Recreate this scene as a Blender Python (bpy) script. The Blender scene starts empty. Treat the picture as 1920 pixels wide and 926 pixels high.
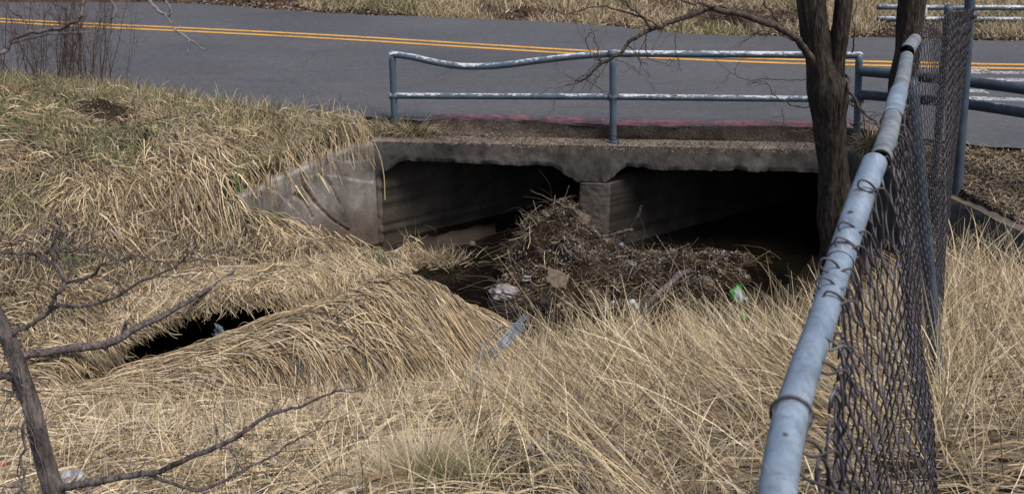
import bpy, math, random
import numpy as np
from mathutils import Vector

# ------------------------------------------------------------------ camera, light
F = 2000.0; PITCH = math.radians(22.1); CH = 3.5
SC = bpy.context.scene
col = SC.collection
cam = bpy.data.cameras.new('camera'); camo = bpy.data.objects.new('camera', cam); col.objects.link(camo)
cam.sensor_width = 36; cam.lens = 36 * F / 1920; cam.clip_start = 0.05; cam.clip_end = 2000
camo.location = (0, 0, CH); camo.rotation_euler = (math.radians(90) - PITCH, 0, 0)
cam.dof.use_dof = True; cam.dof.focus_distance = 9.5; cam.dof.aperture_fstop = 14
SC.camera = camo
W = bpy.data.worlds.new('World'); SC.world = W; W.use_nodes = True
SUN_EL, SUN_AZ = math.radians(60), math.radians(132)      # azimuth clockwise from +Y
nt = W.node_tree; bg = nt.nodes['Background']
sky = nt.nodes.new('ShaderNodeTexSky'); sky.sky_type = 'NISHITA'; sky.sun_disc = False
sky.sun_elevation = SUN_EL; sky.sun_rotation = SUN_AZ; sky.dust_density = 3.0; sky.air_density = 1.0; sky.ozone_density = 1.0
nt.links.new(sky.outputs[0], bg.inputs[0]); bg.inputs[1].default_value = 0.108
sl = bpy.data.lights.new('sun', 'SUN'); sl.energy = 2.35; sl.angle = math.radians(20); sl.color = (1, .96, .9)
so = bpy.data.objects.new('sun', sl); col.objects.link(so)
sd = Vector((math.sin(SUN_AZ) * math.cos(SUN_EL), math.cos(SUN_AZ) * math.cos(SUN_EL), math.sin(SUN_EL)))
so.rotation_euler = sd.to_track_quat('Z', 'Y').to_euler()
SC.view_settings.view_transform = 'Standard'; SC.view_settings.look = 'None'
SC.view_settings.exposure = 0.42; SC.view_settings.gamma = 1
SC.render.engine = 'CYCLES'
SC.cycles.max_bounces = 6; SC.cycles.diffuse_bounces = 3; SC.cycles.glossy_bounces = 3

rng = np.random.default_rng(7); random.seed(7)
CP, SP = math.cos(PITCH), math.sin(PITCH)

# ------------------------------------------------------------------ coordinates
def ray(px, py):
    cx, cy = (px - 960) / F, (py - 463) / F
    return np.array([cx, CP - cy * SP, -(SP + cy * CP)])
def PD(px, py, D):                       # the world point seen there, D metres ahead
    r = ray(px, py); k = D / r[1]; return np.array([r[0] * k, D, CH + r[2] * k])
def PZ(px, py, z):
    r = ray(px, py); k = (z - CH) / r[2]; return np.array([r[0] * k, r[1] * k, z])
def proj(p):
    p = np.asarray(p, float); d = p[..., 1] * CP + (CH - p[..., 2]) * SP
    x = 960 + F * p[..., 0] / d; y = 463 + F * ((CH - p[..., 2]) * CP - p[..., 1] * SP) / d
    return x, y, d

_t = {}
def vnoise(x, y, s, seed=0):             # smooth value noise, -1..1
    if seed not in _t: _t[seed] = np.random.default_rng(1000 + seed).uniform(-1, 1, (256, 256))
    T = _t[seed]; x = np.asarray(x, float) / s + 77.3; y = np.asarray(y, float) / s + 31.7
    i = np.floor(x).astype(int); j = np.floor(y).astype(int); u = x - i; v = y - j
    u = u * u * (3 - 2 * u); v = v * v * (3 - 2 * v)
    a = T[i & 255, j & 255]; b = T[(i + 1) & 255, j & 255]; c = T[i & 255, (j + 1) & 255]; d = T[(i + 1) & 255, (j + 1) & 255]
    return (a * (1 - u) + b * u) * (1 - v) + (c * (1 - u) + d * u) * v
def fbm(x, y, s, seed=0, o=4):
    r = 0; a = 1
    for k in range(o): r = r + a * vnoise(x, y, s / 2 ** k, seed + k); a *= .5
    return r
def sstep(a, b, x):
    t = np.clip((x - a) / (b - a), 0, 1); return t * t * (3 - 2 * t)

# ------------------------------------------------------------------ mesh helpers
def make_mesh(name, V, Q=None, T=None, colr=None, smooth=False, uv=None):
    me = bpy.data.meshes.new(name)
    V = np.asarray(V, np.float32).reshape(-1, 3)
    Q = np.zeros((0, 4), int) if Q is None or len(Q) == 0 else np.asarray(Q, int)
    T = np.zeros((0, 3), int) if T is None or len(T) == 0 else np.asarray(T, int)
    me.vertices.add(len(V)); me.vertices.foreach_set('co', V.ravel())
    nl = Q.size + T.size; me.loops.add(nl)
    me.loops.foreach_set('vertex_index', np.concatenate([Q.ravel(), T.ravel()]).astype(np.int32))
    me.polygons.add(len(Q) + len(T))
    st = np.concatenate([np.arange(len(Q)) * 4, Q.size + np.arange(len(T)) * 3]).astype(np.int32)
    me.polygons.foreach_set('loop_start', st)
    if smooth: me.polygons.foreach_set('use_smooth', np.ones(len(st), bool))
    if colr is not None:
        a = me.color_attributes.new('tone', 'FLOAT_COLOR', 'POINT')
        c = np.ones((len(V), 4), np.float32); c[:, :3] = colr; a.data.foreach_set('color', c.ravel())
    me.update(calc_edges=True); me.validate()
    return me

class MB:
    def __init__(s): s.V = []; s.Q = []; s.T = []; s.C = []; s.n = 0
    def add(s, V, Q=None, T=None, c=(1, 1, 1)):
        V = np.asarray(V, float).reshape(-1, 3)
        if Q is not None and len(Q): s.Q.append(np.asarray(Q, int) + s.n)
        if T is not None and len(T): s.T.append(np.asarray(T, int) + s.n)
        s.V.append(V); s.n += len(V)
        c = np.asarray(c, float); s.C.append(np.broadcast_to(c, (len(V), 3)))
        return s
    def tube(s, path, rad, sides=10, cap=True, c=(1, 1, 1), rough=0, seed=0, closed=False):
        P = np.asarray(path, float); n = len(P); R = np.broadcast_to(np.asarray(rad, float), (n,))
        tg = np.gradient(P, axis=0); tg /= np.linalg.norm(tg, axis=1)[:, None] + 1e-9
        N = np.zeros_like(P); up = np.array([0, 0, 1.]) if abs(tg[0, 2]) < .9 else np.array([1., 0, 0])
        v = np.cross(tg[0], up); v /= np.linalg.norm(v)
        for i in range(n):
            v = v - tg[i] * v.dot(tg[i]); v /= np.linalg.norm(v) + 1e-9; N[i] = v
        B = np.cross(tg, N); a = np.linspace(0, 2 * math.pi, sides, endpoint=False)
        rr = R[:, None] * np.ones((1, sides))
        if rough:
            L = np.concatenate([[0], np.cumsum(np.linalg.norm(np.diff(P, axis=0), axis=1))])
            r0 = R.mean(); A, LL = np.meshgrid(a, L)
            f = 0
            for k, (sc, am) in enumerate(((.9, 1), (.35, .7))):
                f = f + am * vnoise(np.cos(A) * 1.0 / sc, np.sin(A) / sc + LL / (r0 * 5 * sc) * 1.0, 1, seed + k)
            f = f + .9 * (np.abs(vnoise(np.cos(A) * 3.5 + 9, np.sin(A) * 3.5 + LL / r0 * .5, 1, seed + 5)) - .3)
            rr = rr * (1 + rough * f)
        V = P[:, None] + rr[..., None] * (np.cos(a)[None, :, None] * N[:, None] + np.sin(a)[None, :, None] * B[:, None])
        i = np.arange(n - 1)[:, None] * sides; j = np.arange(sides)[None]; j2 = (j + 1) % sides
        Q = np.stack([i + j, i + j2, i + sides + j2, i + sides + j], -1).reshape(-1, 4)
        V = V.reshape(-1, 3); T = []
        if cap:
            V = np.vstack([V, P[0], P[-1]]); m = n * sides
            for k in range(sides):
                T.append((m, (k + 1) % sides, k)); T.append((m + 1, m - sides + k, m - sides + (k + 1) % sides))
        return s.add(V, Q, T, c)
    def box(s, o, ax, ay, az, c=(1, 1, 1)):  # corner o and three edge vectors
        o, ax, ay, az = map(np.asarray, (o, ax, ay, az))
        V = [o + i * ax + j * ay + k * az for k in (0, 1) for j in (0, 1) for i in (0, 1)]
        Q = [(0, 2, 3, 1), (4, 5, 7, 6), (0, 1, 5, 4), (2, 6, 7, 3), (0, 4, 6, 2), (1, 3, 7, 5)]
        return s.add(V, Q, None, c)
    def grid(s, G, c=(1, 1, 1), flip=False):
        G = np.asarray(G, float); a, b = G.shape[:2]
        i = np.arange(a - 1)[:, None] * b; j = np.arange(b - 1)[None]
        Q = np.stack([i + j, i + b + j, i + b + j + 1, i + j + 1], -1).reshape(-1, 4)
        if flip: Q = Q[:, ::-1]
        if np.ndim(c) > 1: c = np.asarray(c).reshape(-1, 3)
        return s.add(G.reshape(-1, 3), Q, None, c)
    def build(s, name, mat, parent=None, smooth=True, **kw):
        V = np.vstack(s.V)
        if parent is not None: V = V - np.array(parent.location)
        Q = np.vstack(s.Q) if s.Q else None; T = np.vstack(s.T) if s.T else None
        me = make_mesh(name, V, Q, T, np.vstack(s.C), smooth)
        o = bpy.data.objects.new(name, me); col.objects.link(o); me.materials.append(mat)
        if parent is not None: o.parent = parent
        return o
def tag(o, label=None, cat=None, group=None, kind=None):
    if label: o['label'] = label
    if cat: o['category'] = cat
    if group: o['group'] = group
    if kind: o['kind'] = kind
    return o
def empty(name, loc, label, cat, group=None):
    o = bpy.data.objects.new(name, None); col.objects.link(o); o.location = [float(v) for v in loc]; o.empty_display_size = .1
    return tag(o, label, cat, group)
def smooth_path(P, n):
    P = np.asarray(P, float); m = len(P)
    t = np.concatenate([[0], np.cumsum(np.linalg.norm(np.diff(P[:, :3], axis=0), axis=1) ** .5)]); t /= t[-1]
    u = np.linspace(0, 1, n); out = np.zeros((n, P.shape[1]))
    mt = np.gradient(P, t, axis=0)
    k = np.clip(np.searchsorted(t, u, side='right') - 1, 0, m - 2)
    h = (t[k + 1] - t[k])[:, None]; s = ((u - t[k])[:, None]) / h
    return (2 * s**3 - 3 * s**2 + 1) * P[k] + (s**3 - 2 * s**2 + s) * h * mt[k] + (-2 * s**3 + 3 * s**2) * P[k + 1] + (s**3 - s**2) * h * mt[k + 1]

# ------------------------------------------------------------------ materials
class NT:
    def __init__(s, name, rough=.8, spec=.3, metal=0):
        m = bpy.data.materials.new(name); m.use_nodes = True; s.m = m; s.t = m.node_tree; s.b = s.t.nodes['Principled BSDF']
        s.b.inputs['Roughness'].default_value = rough; s.b.inputs['Specular IOR Level'].default_value = spec; s.b.inputs['Metallic'].default_value = metal
        s.tc = s.t.nodes.new('ShaderNodeTexCoord').outputs['Object']
    def link(s, a, b): s.t.links.new(a, b)
    def inp(s, sock, v):
        if hasattr(v, 'is_linked') or isinstance(v, bpy.types.NodeSocket): s.link(v, sock)
        elif isinstance(v, (tuple, list)) and len(v) == 3 and sock.type == 'RGBA': sock.default_value = (*v, 1)
        else: sock.default_value = v
    def noise(s, scale, detail=4, rough=.6, vec=None, dist=0, col=False):
        n = s.t.nodes.new('ShaderNodeTexNoise'); n.inputs['Scale'].default_value = scale; n.inputs['Detail'].default_value = detail
        n.inputs['Roughness'].default_value = rough; n.inputs['Distortion'].default_value = dist
        s.link(vec or s.tc, n.inputs['Vector']); return n.outputs['Color' if col else 'Fac']
    def voro(s, scale, vec=None, feat='F1'):
        n = s.t.nodes.new('ShaderNodeTexVoronoi'); n.feature = feat; n.inputs['Scale'].default_value = scale; s.link(vec or s.tc, n.inputs['Vector']); return n.outputs['Distance']
    def stretch(s, x, y, z):
        n = s.t.nodes.new('ShaderNodeMapping'); n.inputs['Scale'].default_value = (x, y, z); s.link(s.tc, n.inputs['Vector']); return n.outputs[0]
    def ramp(s, f, pts):
        n = s.t.nodes.new('ShaderNodeValToRGB'); s.link(f, n.inputs[0]); e = n.color_ramp.elements
        while len(e) < len(pts): e.new(.5)
        for q, (p, c) in zip(e, pts): q.position = p; q.color = (*c, 1) if isinstance(c, (tuple, list)) else (c, c, c, 1)
        return n.outputs[0]
    def mix(s, f, a, b, mode='MIX'):
        n = s.t.nodes.new('ShaderNodeMix'); n.data_type = 'RGBA'; n.blend_type = mode
        s.inp(n.inputs[0], f); s.inp(n.inputs[6], a); s.inp(n.inputs[7], b); return n.outputs[2]
    def math(s, op, a, b=0.):
        n = s.t.nodes.new('ShaderNodeMath'); n.operation = op; n.use_clamp = False; s.inp(n.inputs[0], a); s.inp(n.inputs[1], b); return n.outputs[0]
    def attr(s, name='tone'):
        n = s.t.nodes.new('ShaderNodeVertexColor'); n.layer_name = name; return n.outputs[0]
    def geo(s, o): n = s.t.nodes.new('ShaderNodeNewGeometry'); return n.outputs[o]
    def sep(s, v, k): n = s.t.nodes.new('ShaderNodeSeparateXYZ'); s.link(v, n.inputs[0]); return n.outputs[k]
    def color(s, c): s.inp(s.b.inputs['Base Color'], c); return s
    def roughness(s, c): s.inp(s.b.inputs['Roughness'], c); return s
    def bump(s, h, st=.5, d=.01):
        n = s.t.nodes.new('ShaderNodeBump'); n.inputs['Strength'].default_value = st; n.inputs['Distance'].default_value = d
        s.link(h, n.inputs['Height']); s.link(n.outputs[0], s.b.inputs['Normal']); return s

# asphalt
a = NT('asphalt', .85, .3)
base = a.ramp(a.noise(.35, 3), [(.3, (.070, .070, .078)), (.7, (.100, .099, .108))])
band = a.ramp(a.noise(1, 5, .7, vec=a.stretch(.14, .9, 1)), [(.45, 0.), (.75, 1.)])
base = a.mix(a.math('MULTIPLY', band, .55), base, (.12, .11, .105))
spk = a.ramp(a.noise(48, 4, .85), [(.36, (.45, .45, .45)), (.55, (1.05, 1.05, 1.05)), (.70, (1.9, 1.85, 1.8))])
base = a.mix(.8, base, spk, 'MULTIPLY')
base = a.mix(1, base, a.ramp(a.noise(8, 7, .85), [(.35, .74), (.65, 1.22)]), 'MULTIPLY')
lc = a.ramp(a.noise(2.2, 5, .6, vec=a.stretch(.25, 1.6, 1)), [(.493, 1.), (.5, .45), (.507, 1.)]); base = a.mix(a.ramp(a.noise(.9, 2), [(.5, 0.), (.62, .7)]), base, lc, 'MULTIPLY')
crk = a.ramp(a.voro(.55, vec=a.mix(.12, a.tc, a.noise(3, 3, col=True)), feat='DISTANCE_TO_EDGE'), [(0., .35), (.006, 1.)])
base = a.mix(a.ramp(a.noise(.6, 2), [(.45, 0.), (.6, .75)]), base, crk, 'MULTIPLY')
a.color(base); a.bump(a.noise(140, 3), .5, .006); M_ASPH = a.m
# yellow / white / red paint worn over asphalt
def paint(name, c, lo, hi, sc=22):
    a = NT(name, .7, .3)
    w = a.ramp(a.math('ADD', a.math('MULTIPLY', a.noise(sc, 5, .7), .7), a.math('MULTIPLY', a.noise(2.2, 3), .3)), [(lo, 0.), (hi, 1.)])
    sp = a.ramp(a.noise(48, 4, .85), [(.36, .6), (.6, 1.1)])
    a.color(a.mix(w, (.06, .058, .062), a.mix(.8, c, sp, 'MULTIPLY'))); a.bump(a.noise(140, 3), .4, .005); return a.m
M_YEL = paint('yellow_paint', (.66, .34, .06), .36, .50)
M_WHT = paint('white_paint', (.5, .5, .5), .44, .56)
M_RED = paint('red_paint', (.26, .10, .11), .43, .57, 11)
# soil / ground
a = NT('soil', .95, .1)
c = a.ramp(a.noise(3, 6), [(.3, (.020, .014, .009)), (.55, (.045, .032, .020)), (.8, (.10, .07, .045))])
c = a.mix(.6, c, a.ramp(a.noise(60, 3), [(.35, .5), (.7, 1.6)]), 'MULTIPLY')
c = a.mix(1, c, a.attr(), 'MULTIPLY'); a.color(c); a.bump(a.noise(45, 5), .8, .03); M_SOIL = a.m
a = NT('gravel', .9, .2)
c = a.ramp(a.noise(42, 5, .8), [(.34, (.035, .027, .022)), (.5, (.10, .075, .06)), (.72, (.24, .19, .155))])
a.color(a.mix(.7, c, a.ramp(a.noise(5, 3), [(.35, .6), (.7, 1.3)]), 'MULTIPLY')); a.bump(a.noise(60, 4), 1, .02); M_GRAV = a.m
# blades / leaves / vertex-toned stuff
def toned(name, rough=.7, trans=0, spec=.25):
    a = NT(name, rough, spec); a.color(a.attr())
    if trans:
        t = a.t.nodes.new('ShaderNodeBsdfTranslucent'); mx = a.t.nodes.new('ShaderNodeMixShader'); mx.inputs[0].default_value = trans
        a.link(a.attr(), t.inputs[0]); a.link(a.b.outputs[0], mx.inputs[1]); a.link(t.outputs[0], mx.inputs[2])
        a.link(mx.outputs[0], a.t.nodes['Material Output'].inputs[0])
    return a.m
M_BLADE = toned('dry_grass', .65, .07); M_LITTER = toned('leaf_litter', .8)
# concrete
def concrete(name, dark=(.066, .058, .050), light=(.22, .20, .178)):
    a = NT(name, .88, .25)
    c = a.ramp(a.noise(1.6, 6, .65), [(.3, dark), (.7, light)])
    st = a.ramp(a.noise(1.5, 4, .6, vec=a.stretch(2.5, 2.5, .5)), [(.35, .55), (.65, 1.15)])
    c = a.mix(.7, c, st, 'MULTIPLY')
    c = a.mix(.6, c, a.ramp(a.noise(55, 4, .7), [(.3, .55), (.7, 1.35)]), 'MULTIPLY')
    c = a.mix(1, c, a.attr(), 'MULTIPLY')
    pit = a.ramp(a.voro(38), [(0., 0.), (.12, 1.)])
    h = a.math('ADD', a.math('MULTIPLY', a.noise(30, 6, .7), .7), a.math('MULTIPLY', pit, .25))
    a.color(c); a.bump(h, .8, .012); return a.m
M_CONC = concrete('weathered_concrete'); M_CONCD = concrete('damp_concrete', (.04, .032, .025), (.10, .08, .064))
# painted pipe
def pipe_mat(name, c, white=(.62, .66, .70), lo=.52, hi=.56, rust=.66):
    a = NT(name, .5, .4)
    base = a.ramp(a.noise(7, 4), [(.3, tuple(v * .72 for v in c)), (.7, tuple(v * 1.2 for v in c))])
    up = a.math('MULTIPLY', a.sep(a.geo('Normal'), 2), .14)
    w = a.ramp(a.math('ADD', a.math('ADD', a.math('MULTIPLY', a.noise(38, 5, .7, vec=a.stretch(.5, 1, 1)), .6), a.math('MULTIPLY', a.noise(2.1, 3), .4)), up), [(lo, 0.), (hi, 1.)])
    base = a.mix(w, base, white)
    r = a.ramp(a.math('ADD', a.math('MULTIPLY', a.noise(30, 4, .65), .6), a.math('MULTIPLY', a.noise(3.3, 2), .4)), [(rust - .05, 0.), (rust, 1.)])
    a.color(a.mix(r, base, (.07, .03, .02))); a.bump(a.noise(40, 4), .35, .004); return a.m
M_PIPE = pipe_mat('blue_grey_pipe_paint', (.080, .110, .140), (.50, .53, .57), lo=.59, hi=.64, rust=.63)
M_PIPE2 = pipe_mat('dark_blue_pipe_paint', (.045, .062, .082), (.3, .33, .38), lo=.69, hi=.75)
M_POST = pipe_mat('grey_post_paint', (.060, .082, .108), (.15, .18, .21), lo=.72, hi=.78)
# galvanised rail
a = NT('galvanised_steel', .48, .5, .35)
c = a.ramp(a.noise(9, 5, .6), [(.3, (.15, .20, .27)), (.7, (.32, .385, .46))])
c = a.mix(.5, c, a.ramp(a.noise(60, 4, .7, vec=a.stretch(1, .3, 1)), [(.3, .7), (.7, 1.2)]), 'MULTIPLY')
rs = a.ramp(a.noise(13, 3, .6), [(.66, 0.), (.74, 1.)])
c = a.mix(a.math('MULTIPLY', rs, .6), c, (.30, .22, .15))
sp = a.ramp(a.voro(11), [(0.05, 1.), (.08, 0.)])
scr = a.ramp(a.noise(120, 4, .8, vec=a.stretch(1, .08, .15)), [(.58, 0.), (.66, .55)]); c = a.mix(scr, c, (.50, .52, .55))
gr_ = a.ramp(a.noise(30, 6, .8), [(.5, 0.), (.62, .5)]); c = a.mix(gr_, c, (.12, .13, .14))
c = a.mix(sp, c, (.06, .04, .035)); a.color(c); a.bump(a.noise(25, 4), .25, .003)
a.roughness(a.ramp(a.noise(20, 3), [(.3, .38), (.7, .62)])); M_GALV = a.m
a = NT('weathered_galvanised_steel', .6, .4, .2); c = a.ramp(a.noise(18, 6, .65), [(.35, (.10, .11, .12)), (.62, (.24, .26, .28)), (.75, (.42, .44, .46))]); a.color(c); a.bump(a.noise(40, 4), .4, .003); M_GALV2 = a.m
a = NT('rusty_wire', .6, .4, .3); a.color(a.ramp(a.noise(26, 3), [(.3, (.040, .032, .034)), (.55, (.085, .075, .085)), (.75, (.20, .20, .24))])); M_WIRE = a.m
# bark
def bark(name, d, l):
    a = NT(name, .9, .2); v = a.stretch(1, 1, .28)
    c = a.ramp(a.noise(28, 5, .65, vec=v), [(.32, d), (.68, l)])
    c = a.mix(1, c, a.attr(), 'MULTIPLY'); a.color(c)
    a.bump(a.math('ADD', a.voro(34, vec=v), a.noise(50, 4, vec=v)), .9, .02); return a.m
M_BARK = bark('dark_bark', (.012, .010, .008), (.072, .056, .044)); M_BARKG = bark('grey_bark', (.028, .023, .023), (.20, .165, .155))
M_TWIG = bark('twig_bark', (.04, .03, .026), (.12, .09, .075)); M_PALE = bark('bleached_wood', (.12, .105, .10), (.34, .31, .30))
def plain(name, c, c2=None, sc=20, rough=.6, spec=.4, metal=0, bmp=.2):
    a = NT(name, rough, spec, metal); a.color(a.ramp(a.noise(sc, 4), [(.35, c), (.65, c2 or tuple(v * .7 for v in c))])); a.bump(a.noise(sc * 2, 4), bmp, .005); return a.m
M_BAG = plain('dirty_plastic', (.38, .37, .36), (.14, .12, .11), 26, .35); M_PAPER = plain('brown_paper', (.17, .125, .085), (.07, .05, .035), 22, .8)
M_WPAP = plain('white_paper', (.5, .52, .58), (.3, .32, .36), 30, .7); M_STONE = plain('stone', (.16, .14, .13), (.07, .06, .055), 14, .85)
M_ZINC = plain('zinc_steel', (.20, .25, .31), (.12, .15, .19), 12, .45, .5, .5); M_GREEN = toned('printed_wrapper', .35); M_CAN = toned('printed_can', .35)
a = NT('dark_water', .04, .5); a.color(a.ramp(a.noise(2, 3), [(.3, (.004, .0035, .003)), (.7, (.009, .007, .005))])); a.bump(a.noise(5, 3), .12, .02); M_WATER = a.m

# ------------------------------------------------------------------ headwall geometry
A3 = PZ(712, 266, -.18); B3 = PZ(1592, 282, -.18)
HA, HB = A3[:2], B3[:2]; HL = np.linalg.norm(HB - HA); HD = (HB - HA) / HL; HN = np.array([-HD[1], HD[0]])  # HN points away from camera
def hw(s, z, n=0): q = HA + HD * s + HN * n; return np.array([q[0], q[1], z])
def on_face(px, py, P0=None, d=None):
    P0 = HA if P0 is None else P0; d = HD if d is None else d; n = np.array([-d[1], d[0]])
    r = ray(px, py); k = P0.dot(n) / r[:2].dot(n); p = r * k
    return (p[:2] - P0).dot(d), CH + p[2]
TIP = PD(446, 368, 11.15); WL = TIP[:2]                           # left wing tip
RW = PZ(1925, 434, -.06)[:2]; RW2 = RW + (RW - HB) * .55          # right wing, carried on past the frame

# ------------------------------------------------------------------ terrain
ROAD_C = [PZ(-500, 22, 0), PZ(-200, 28, 0), PZ(110, 45, 0), PZ(400, 58.5, 0), PZ(640, 71, 0), PZ(900, 87, 0), PZ(1100, 99, 0), PZ(1400, 113, 0), PZ(1700, 121, 0), PZ(1920, 125.5, 0), PZ(2300, 128, 0)]
ROAD_N = [PZ(-500, 140, 0), PZ(-100, 150, 0), PZ(180, 160, 0), PZ(330, 180, 0), PZ(560, 208, 0), PZ(720, 221, 0), PZ(900, 226, 0), PZ(1200, 237, 0), PZ(1600, 243, 0), PZ(1760, 262, 0), PZ(1920, 279, 0), PZ(2300, 300, 0)]
ROAD_F = [PZ(-500, -10, 0), PZ(-100, -6, 0), PZ(330, 6, 0), PZ(640, 26, 0), PZ(1080, 44, 0), PZ(1280, 62, 0), PZ(1600, 70, 0), PZ(1920, 78, 0), PZ(2300, 82, 0)]
def curve_fn(P):
    P = np.array(P); x0, x1 = P[0], P[-1]
    e0 = P[0] + (P[0] - P[1]) / np.linalg.norm(P[0] - P[1]) * 150; e1 = P[-1] + (P[-1] - P[-2]) / np.linalg.norm(P[-1] - P[-2]) * 150
    Q = np.vstack([e0, smooth_path(P, 120), e1]); return lambda x: np.interp(x, Q[:, 0], Q[:, 1])
yC, yN, yF = curve_fn(ROAD_C), curve_fn(ROAD_N), curve_fn(ROAD_F)
def tps(pts):
    P = np.array([[p[0], p[1]] for p in pts]); z = np.array([p[2] for p in pts]); n = len(P)
    d = np.linalg.norm(P[:, None] - P[None], axis=2); K = np.where(d > 0, d**2 * np.log(d + 1e-12), 0) + np.eye(n) * .004
    A = np.zeros((n + 3, n + 3)); A[:n, :n] = K; A[:n, n] = 1; A[:n, n + 1:] = P; A[n, :n] = 1; A[n + 1:, :n] = P.T
    w = np.linalg.solve(A, np.concatenate([z, [0, 0, 0]]))
    def f(x, y):
        r = np.zeros_like(x) + w[n] + w[n + 1] * x + w[n + 2] * y
        for k in range(n):
            d2 = (x - P[k, 0])**2 + (y - P[k, 1])**2; r = r + w[k] * .5 * d2 * np.log(d2 + 1e-12)
        return r
    return f
common = [PZ(-250, 150, .08), PZ(100, 150, .08), PZ(60, 200, .1), PZ(250, 200, .05), PZ(100, 300, -.1), PZ(-250, 300, -.1), PZ(250, 330, -.25), PZ(380, 300, -.1), PZ(150, 400, -.42), PZ(-250, 400, -.42), PZ(340, 390, -.5)]
upper = common + [PZ(400, 220, -.03), PZ(560, 215, -.03), PZ(690, 225, -.05), PZ(500, 300, -.08), PZ(600, 270, -.06), PZ(690, 250, -.08), PD(440, 345, 11.4), PD(520, 320, 11.75),
     PZ(1640, 250, -.1), PZ(1800, 290, -.04), PZ(1920, 290, -.04), PZ(1800, 350, -.05), PZ(1910, 400, -.08), PZ(2200, 300, -.05), PZ(2300, 450, -.1), PZ(1700, 290, -.1), (0, 13.2, -.2), (2, 13.2, -.2), (0, 14, -.2), (4, 14, -.15), (-8, 16, 0), (8, 16, 0), (12, 12, 0), (8, 9, -.05)]
lower = common + [PZ(100, 500, -.72), PZ(-250, 500, -.8), PZ(300, 450, -.72), PD(452, 388, 11.05), PD(520, 408, 11.25), PD(585, 428, 11.5), PD(650, 447, 11.7), PD(715, 462, 11.9), PZ(430, 440, -.8), PZ(560, 470, -.95), PZ(640, 480, -1.05), PZ(700, 500, -1.15),
     PZ(760, 470, -1.38), PZ(730, 515, -1.42), PZ(440, 530, -.86), PZ(580, 520, -.98), PZ(300, 560, -1.0), PZ(200, 580, -1.02), PZ(-200, 640, -1.0),
     # channel bed
     PZ(850, 500, -1.7), PZ(850, 560, -1.7), PZ(950, 620, -1.68), PZ(1100, 600, -1.65), PZ(1300, 560, -1.65), PZ(1450, 520, -1.6), PZ(1300, 480, -1.6), PZ(1500, 470, -1.6), (2.6, 9.3, -1.6), (.9, 9.3, -1.65), (-.1, 9.0, -1.65),
     # grass mound
     PZ(740, 540, -.78), PZ(620, 565, -.80), PZ(500, 600, -.84), PZ(380, 650, -1.0), PZ(240, 705, -1.08), PZ(840, 562, -.88), PZ(720, 620, -.84), PZ(560, 660, -.86), PZ(400, 710, -.93), PZ(810, 640, -1.05), PZ(905, 600, -1.30), PZ(895, 660, -1.40), PZ(700, 700, -1.10), PZ(560, 735, -1.0), PZ(430, 770, -.78), (PZ(740, 538, -.7) + [0, .35, -.55]), (PZ(620, 562, -.74) + [0, .35, -.4]),
     # near bank
     PZ(130, 740, -1.05), PZ(-100, 720, -.95), PZ(60, 830, .1), PZ(60, 926, .9), PZ(-200, 800, .2), PZ(300, 926, 1.1), PZ(300, 830, .3), PZ(500, 830, .3), PZ(640, 926, 1.25), PZ(700, 820, .5), PZ(780, 760, -.62), PZ(640, 790, -.35), PZ(900, 732, -1.05), PZ(700, 748, -1.02), PZ(640, 756, -1.0), PZ(960, 926, 1.35), PZ(960, 800, .75), PZ(1000, 735, -.35), PZ(1000, 690, -.9),
     PZ(1200, 926, 1.4), PZ(1200, 800, .95), PZ(1200, 712, .25), PZ(1150, 672, -.45), PZ(1300, 668, -.25), PZ(1500, 926, 1.45), PZ(1500, 800, .95), PZ(1500, 700, .45), PZ(1480, 662, -.1), PZ(1640, 620, .1),
     (3.3, 8.6, -.85), (3.35, 9.9, -1.15), (3.9, 9.6, -.75), (3.9, 11, -1.1), (4.4, 8.6, -.15), PZ(1750, 926, 1.42), PZ(1850, 926, 1.5), PZ(1850, 700, .75), PZ(1850, 560, .0), PZ(1850, 480, -.45), PZ(2100, 560, 0), PZ(2200, 700, .8), PZ(2200, 926, 1.5), (7, 8, -.1),
     (0, 0, 1.9), (-3, 0, 1.8), (3, 0, 1.9), (-5, 3, .9), (6, 3, 1.4), (-7, 6, -.3), (-8, 9, -1.0)]
fU, fL = tps(upper), tps(lower)
# seam between the upper and lower ground follows the wings and the headwall
SEAM = np.array([(-40., 11.0), (WL[0] - .2, WL[1] + .05), WL + [.0, .14], HA + [-.1, .14], HA + HN * .14, HB + HN * .14, RW + [.14, .02], RW2 + [.14, 0], RW2 + [25, -10]])
def seam_y(x): return np.interp(x, SEAM[:, 0], SEAM[:, 1])
xs = np.concatenate([-np.geomspace(300, 8, 26), np.arange(-7.5, 7.5, .05), np.geomspace(8, 300, 26)])
ys = np.concatenate([[-40, -15, -6, -3, -1.5], np.arange(-.5, 15.5, .05), np.geomspace(15.6, 600, 50)])
def pdist(x, y, M):
    best = np.full(np.shape(x), 99.)
    for k in range(len(M) - 1):
        a, b_ = M[k], M[k + 1]; v = b_ - a; t = np.clip(((x - a[0]) * v[0] + (y - a[1]) * v[1]) / v.dot(v), 0, 1); best = np.minimum(best, np.hypot(x - a[0] - t * v[0], y - a[1] - t * v[1]))
    return best
def _rim(px, py):
    Ds = np.linspace(5, 14, 1200); r = ray(px, py); k = Ds / r[1]; i = np.argmax(CH + r[2] * k < fL(r[0] * k, Ds)); return np.array([r[0] * k[i], Ds[i]])
CHF = np.array([_rim(x, y) for x, y in ((70, 752), (130, 738), (200, 712), (300, 676), (400, 648), (470, 618), (560, 588), (640, 562))] + [PZ(690, 548, -.80)[:2] + [0, .10], PZ(740, 540, -.78)[:2] + [0, .16], PZ(810, 552, -.9)[:2] + [0, .2]])   # front rim of the side channel
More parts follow.
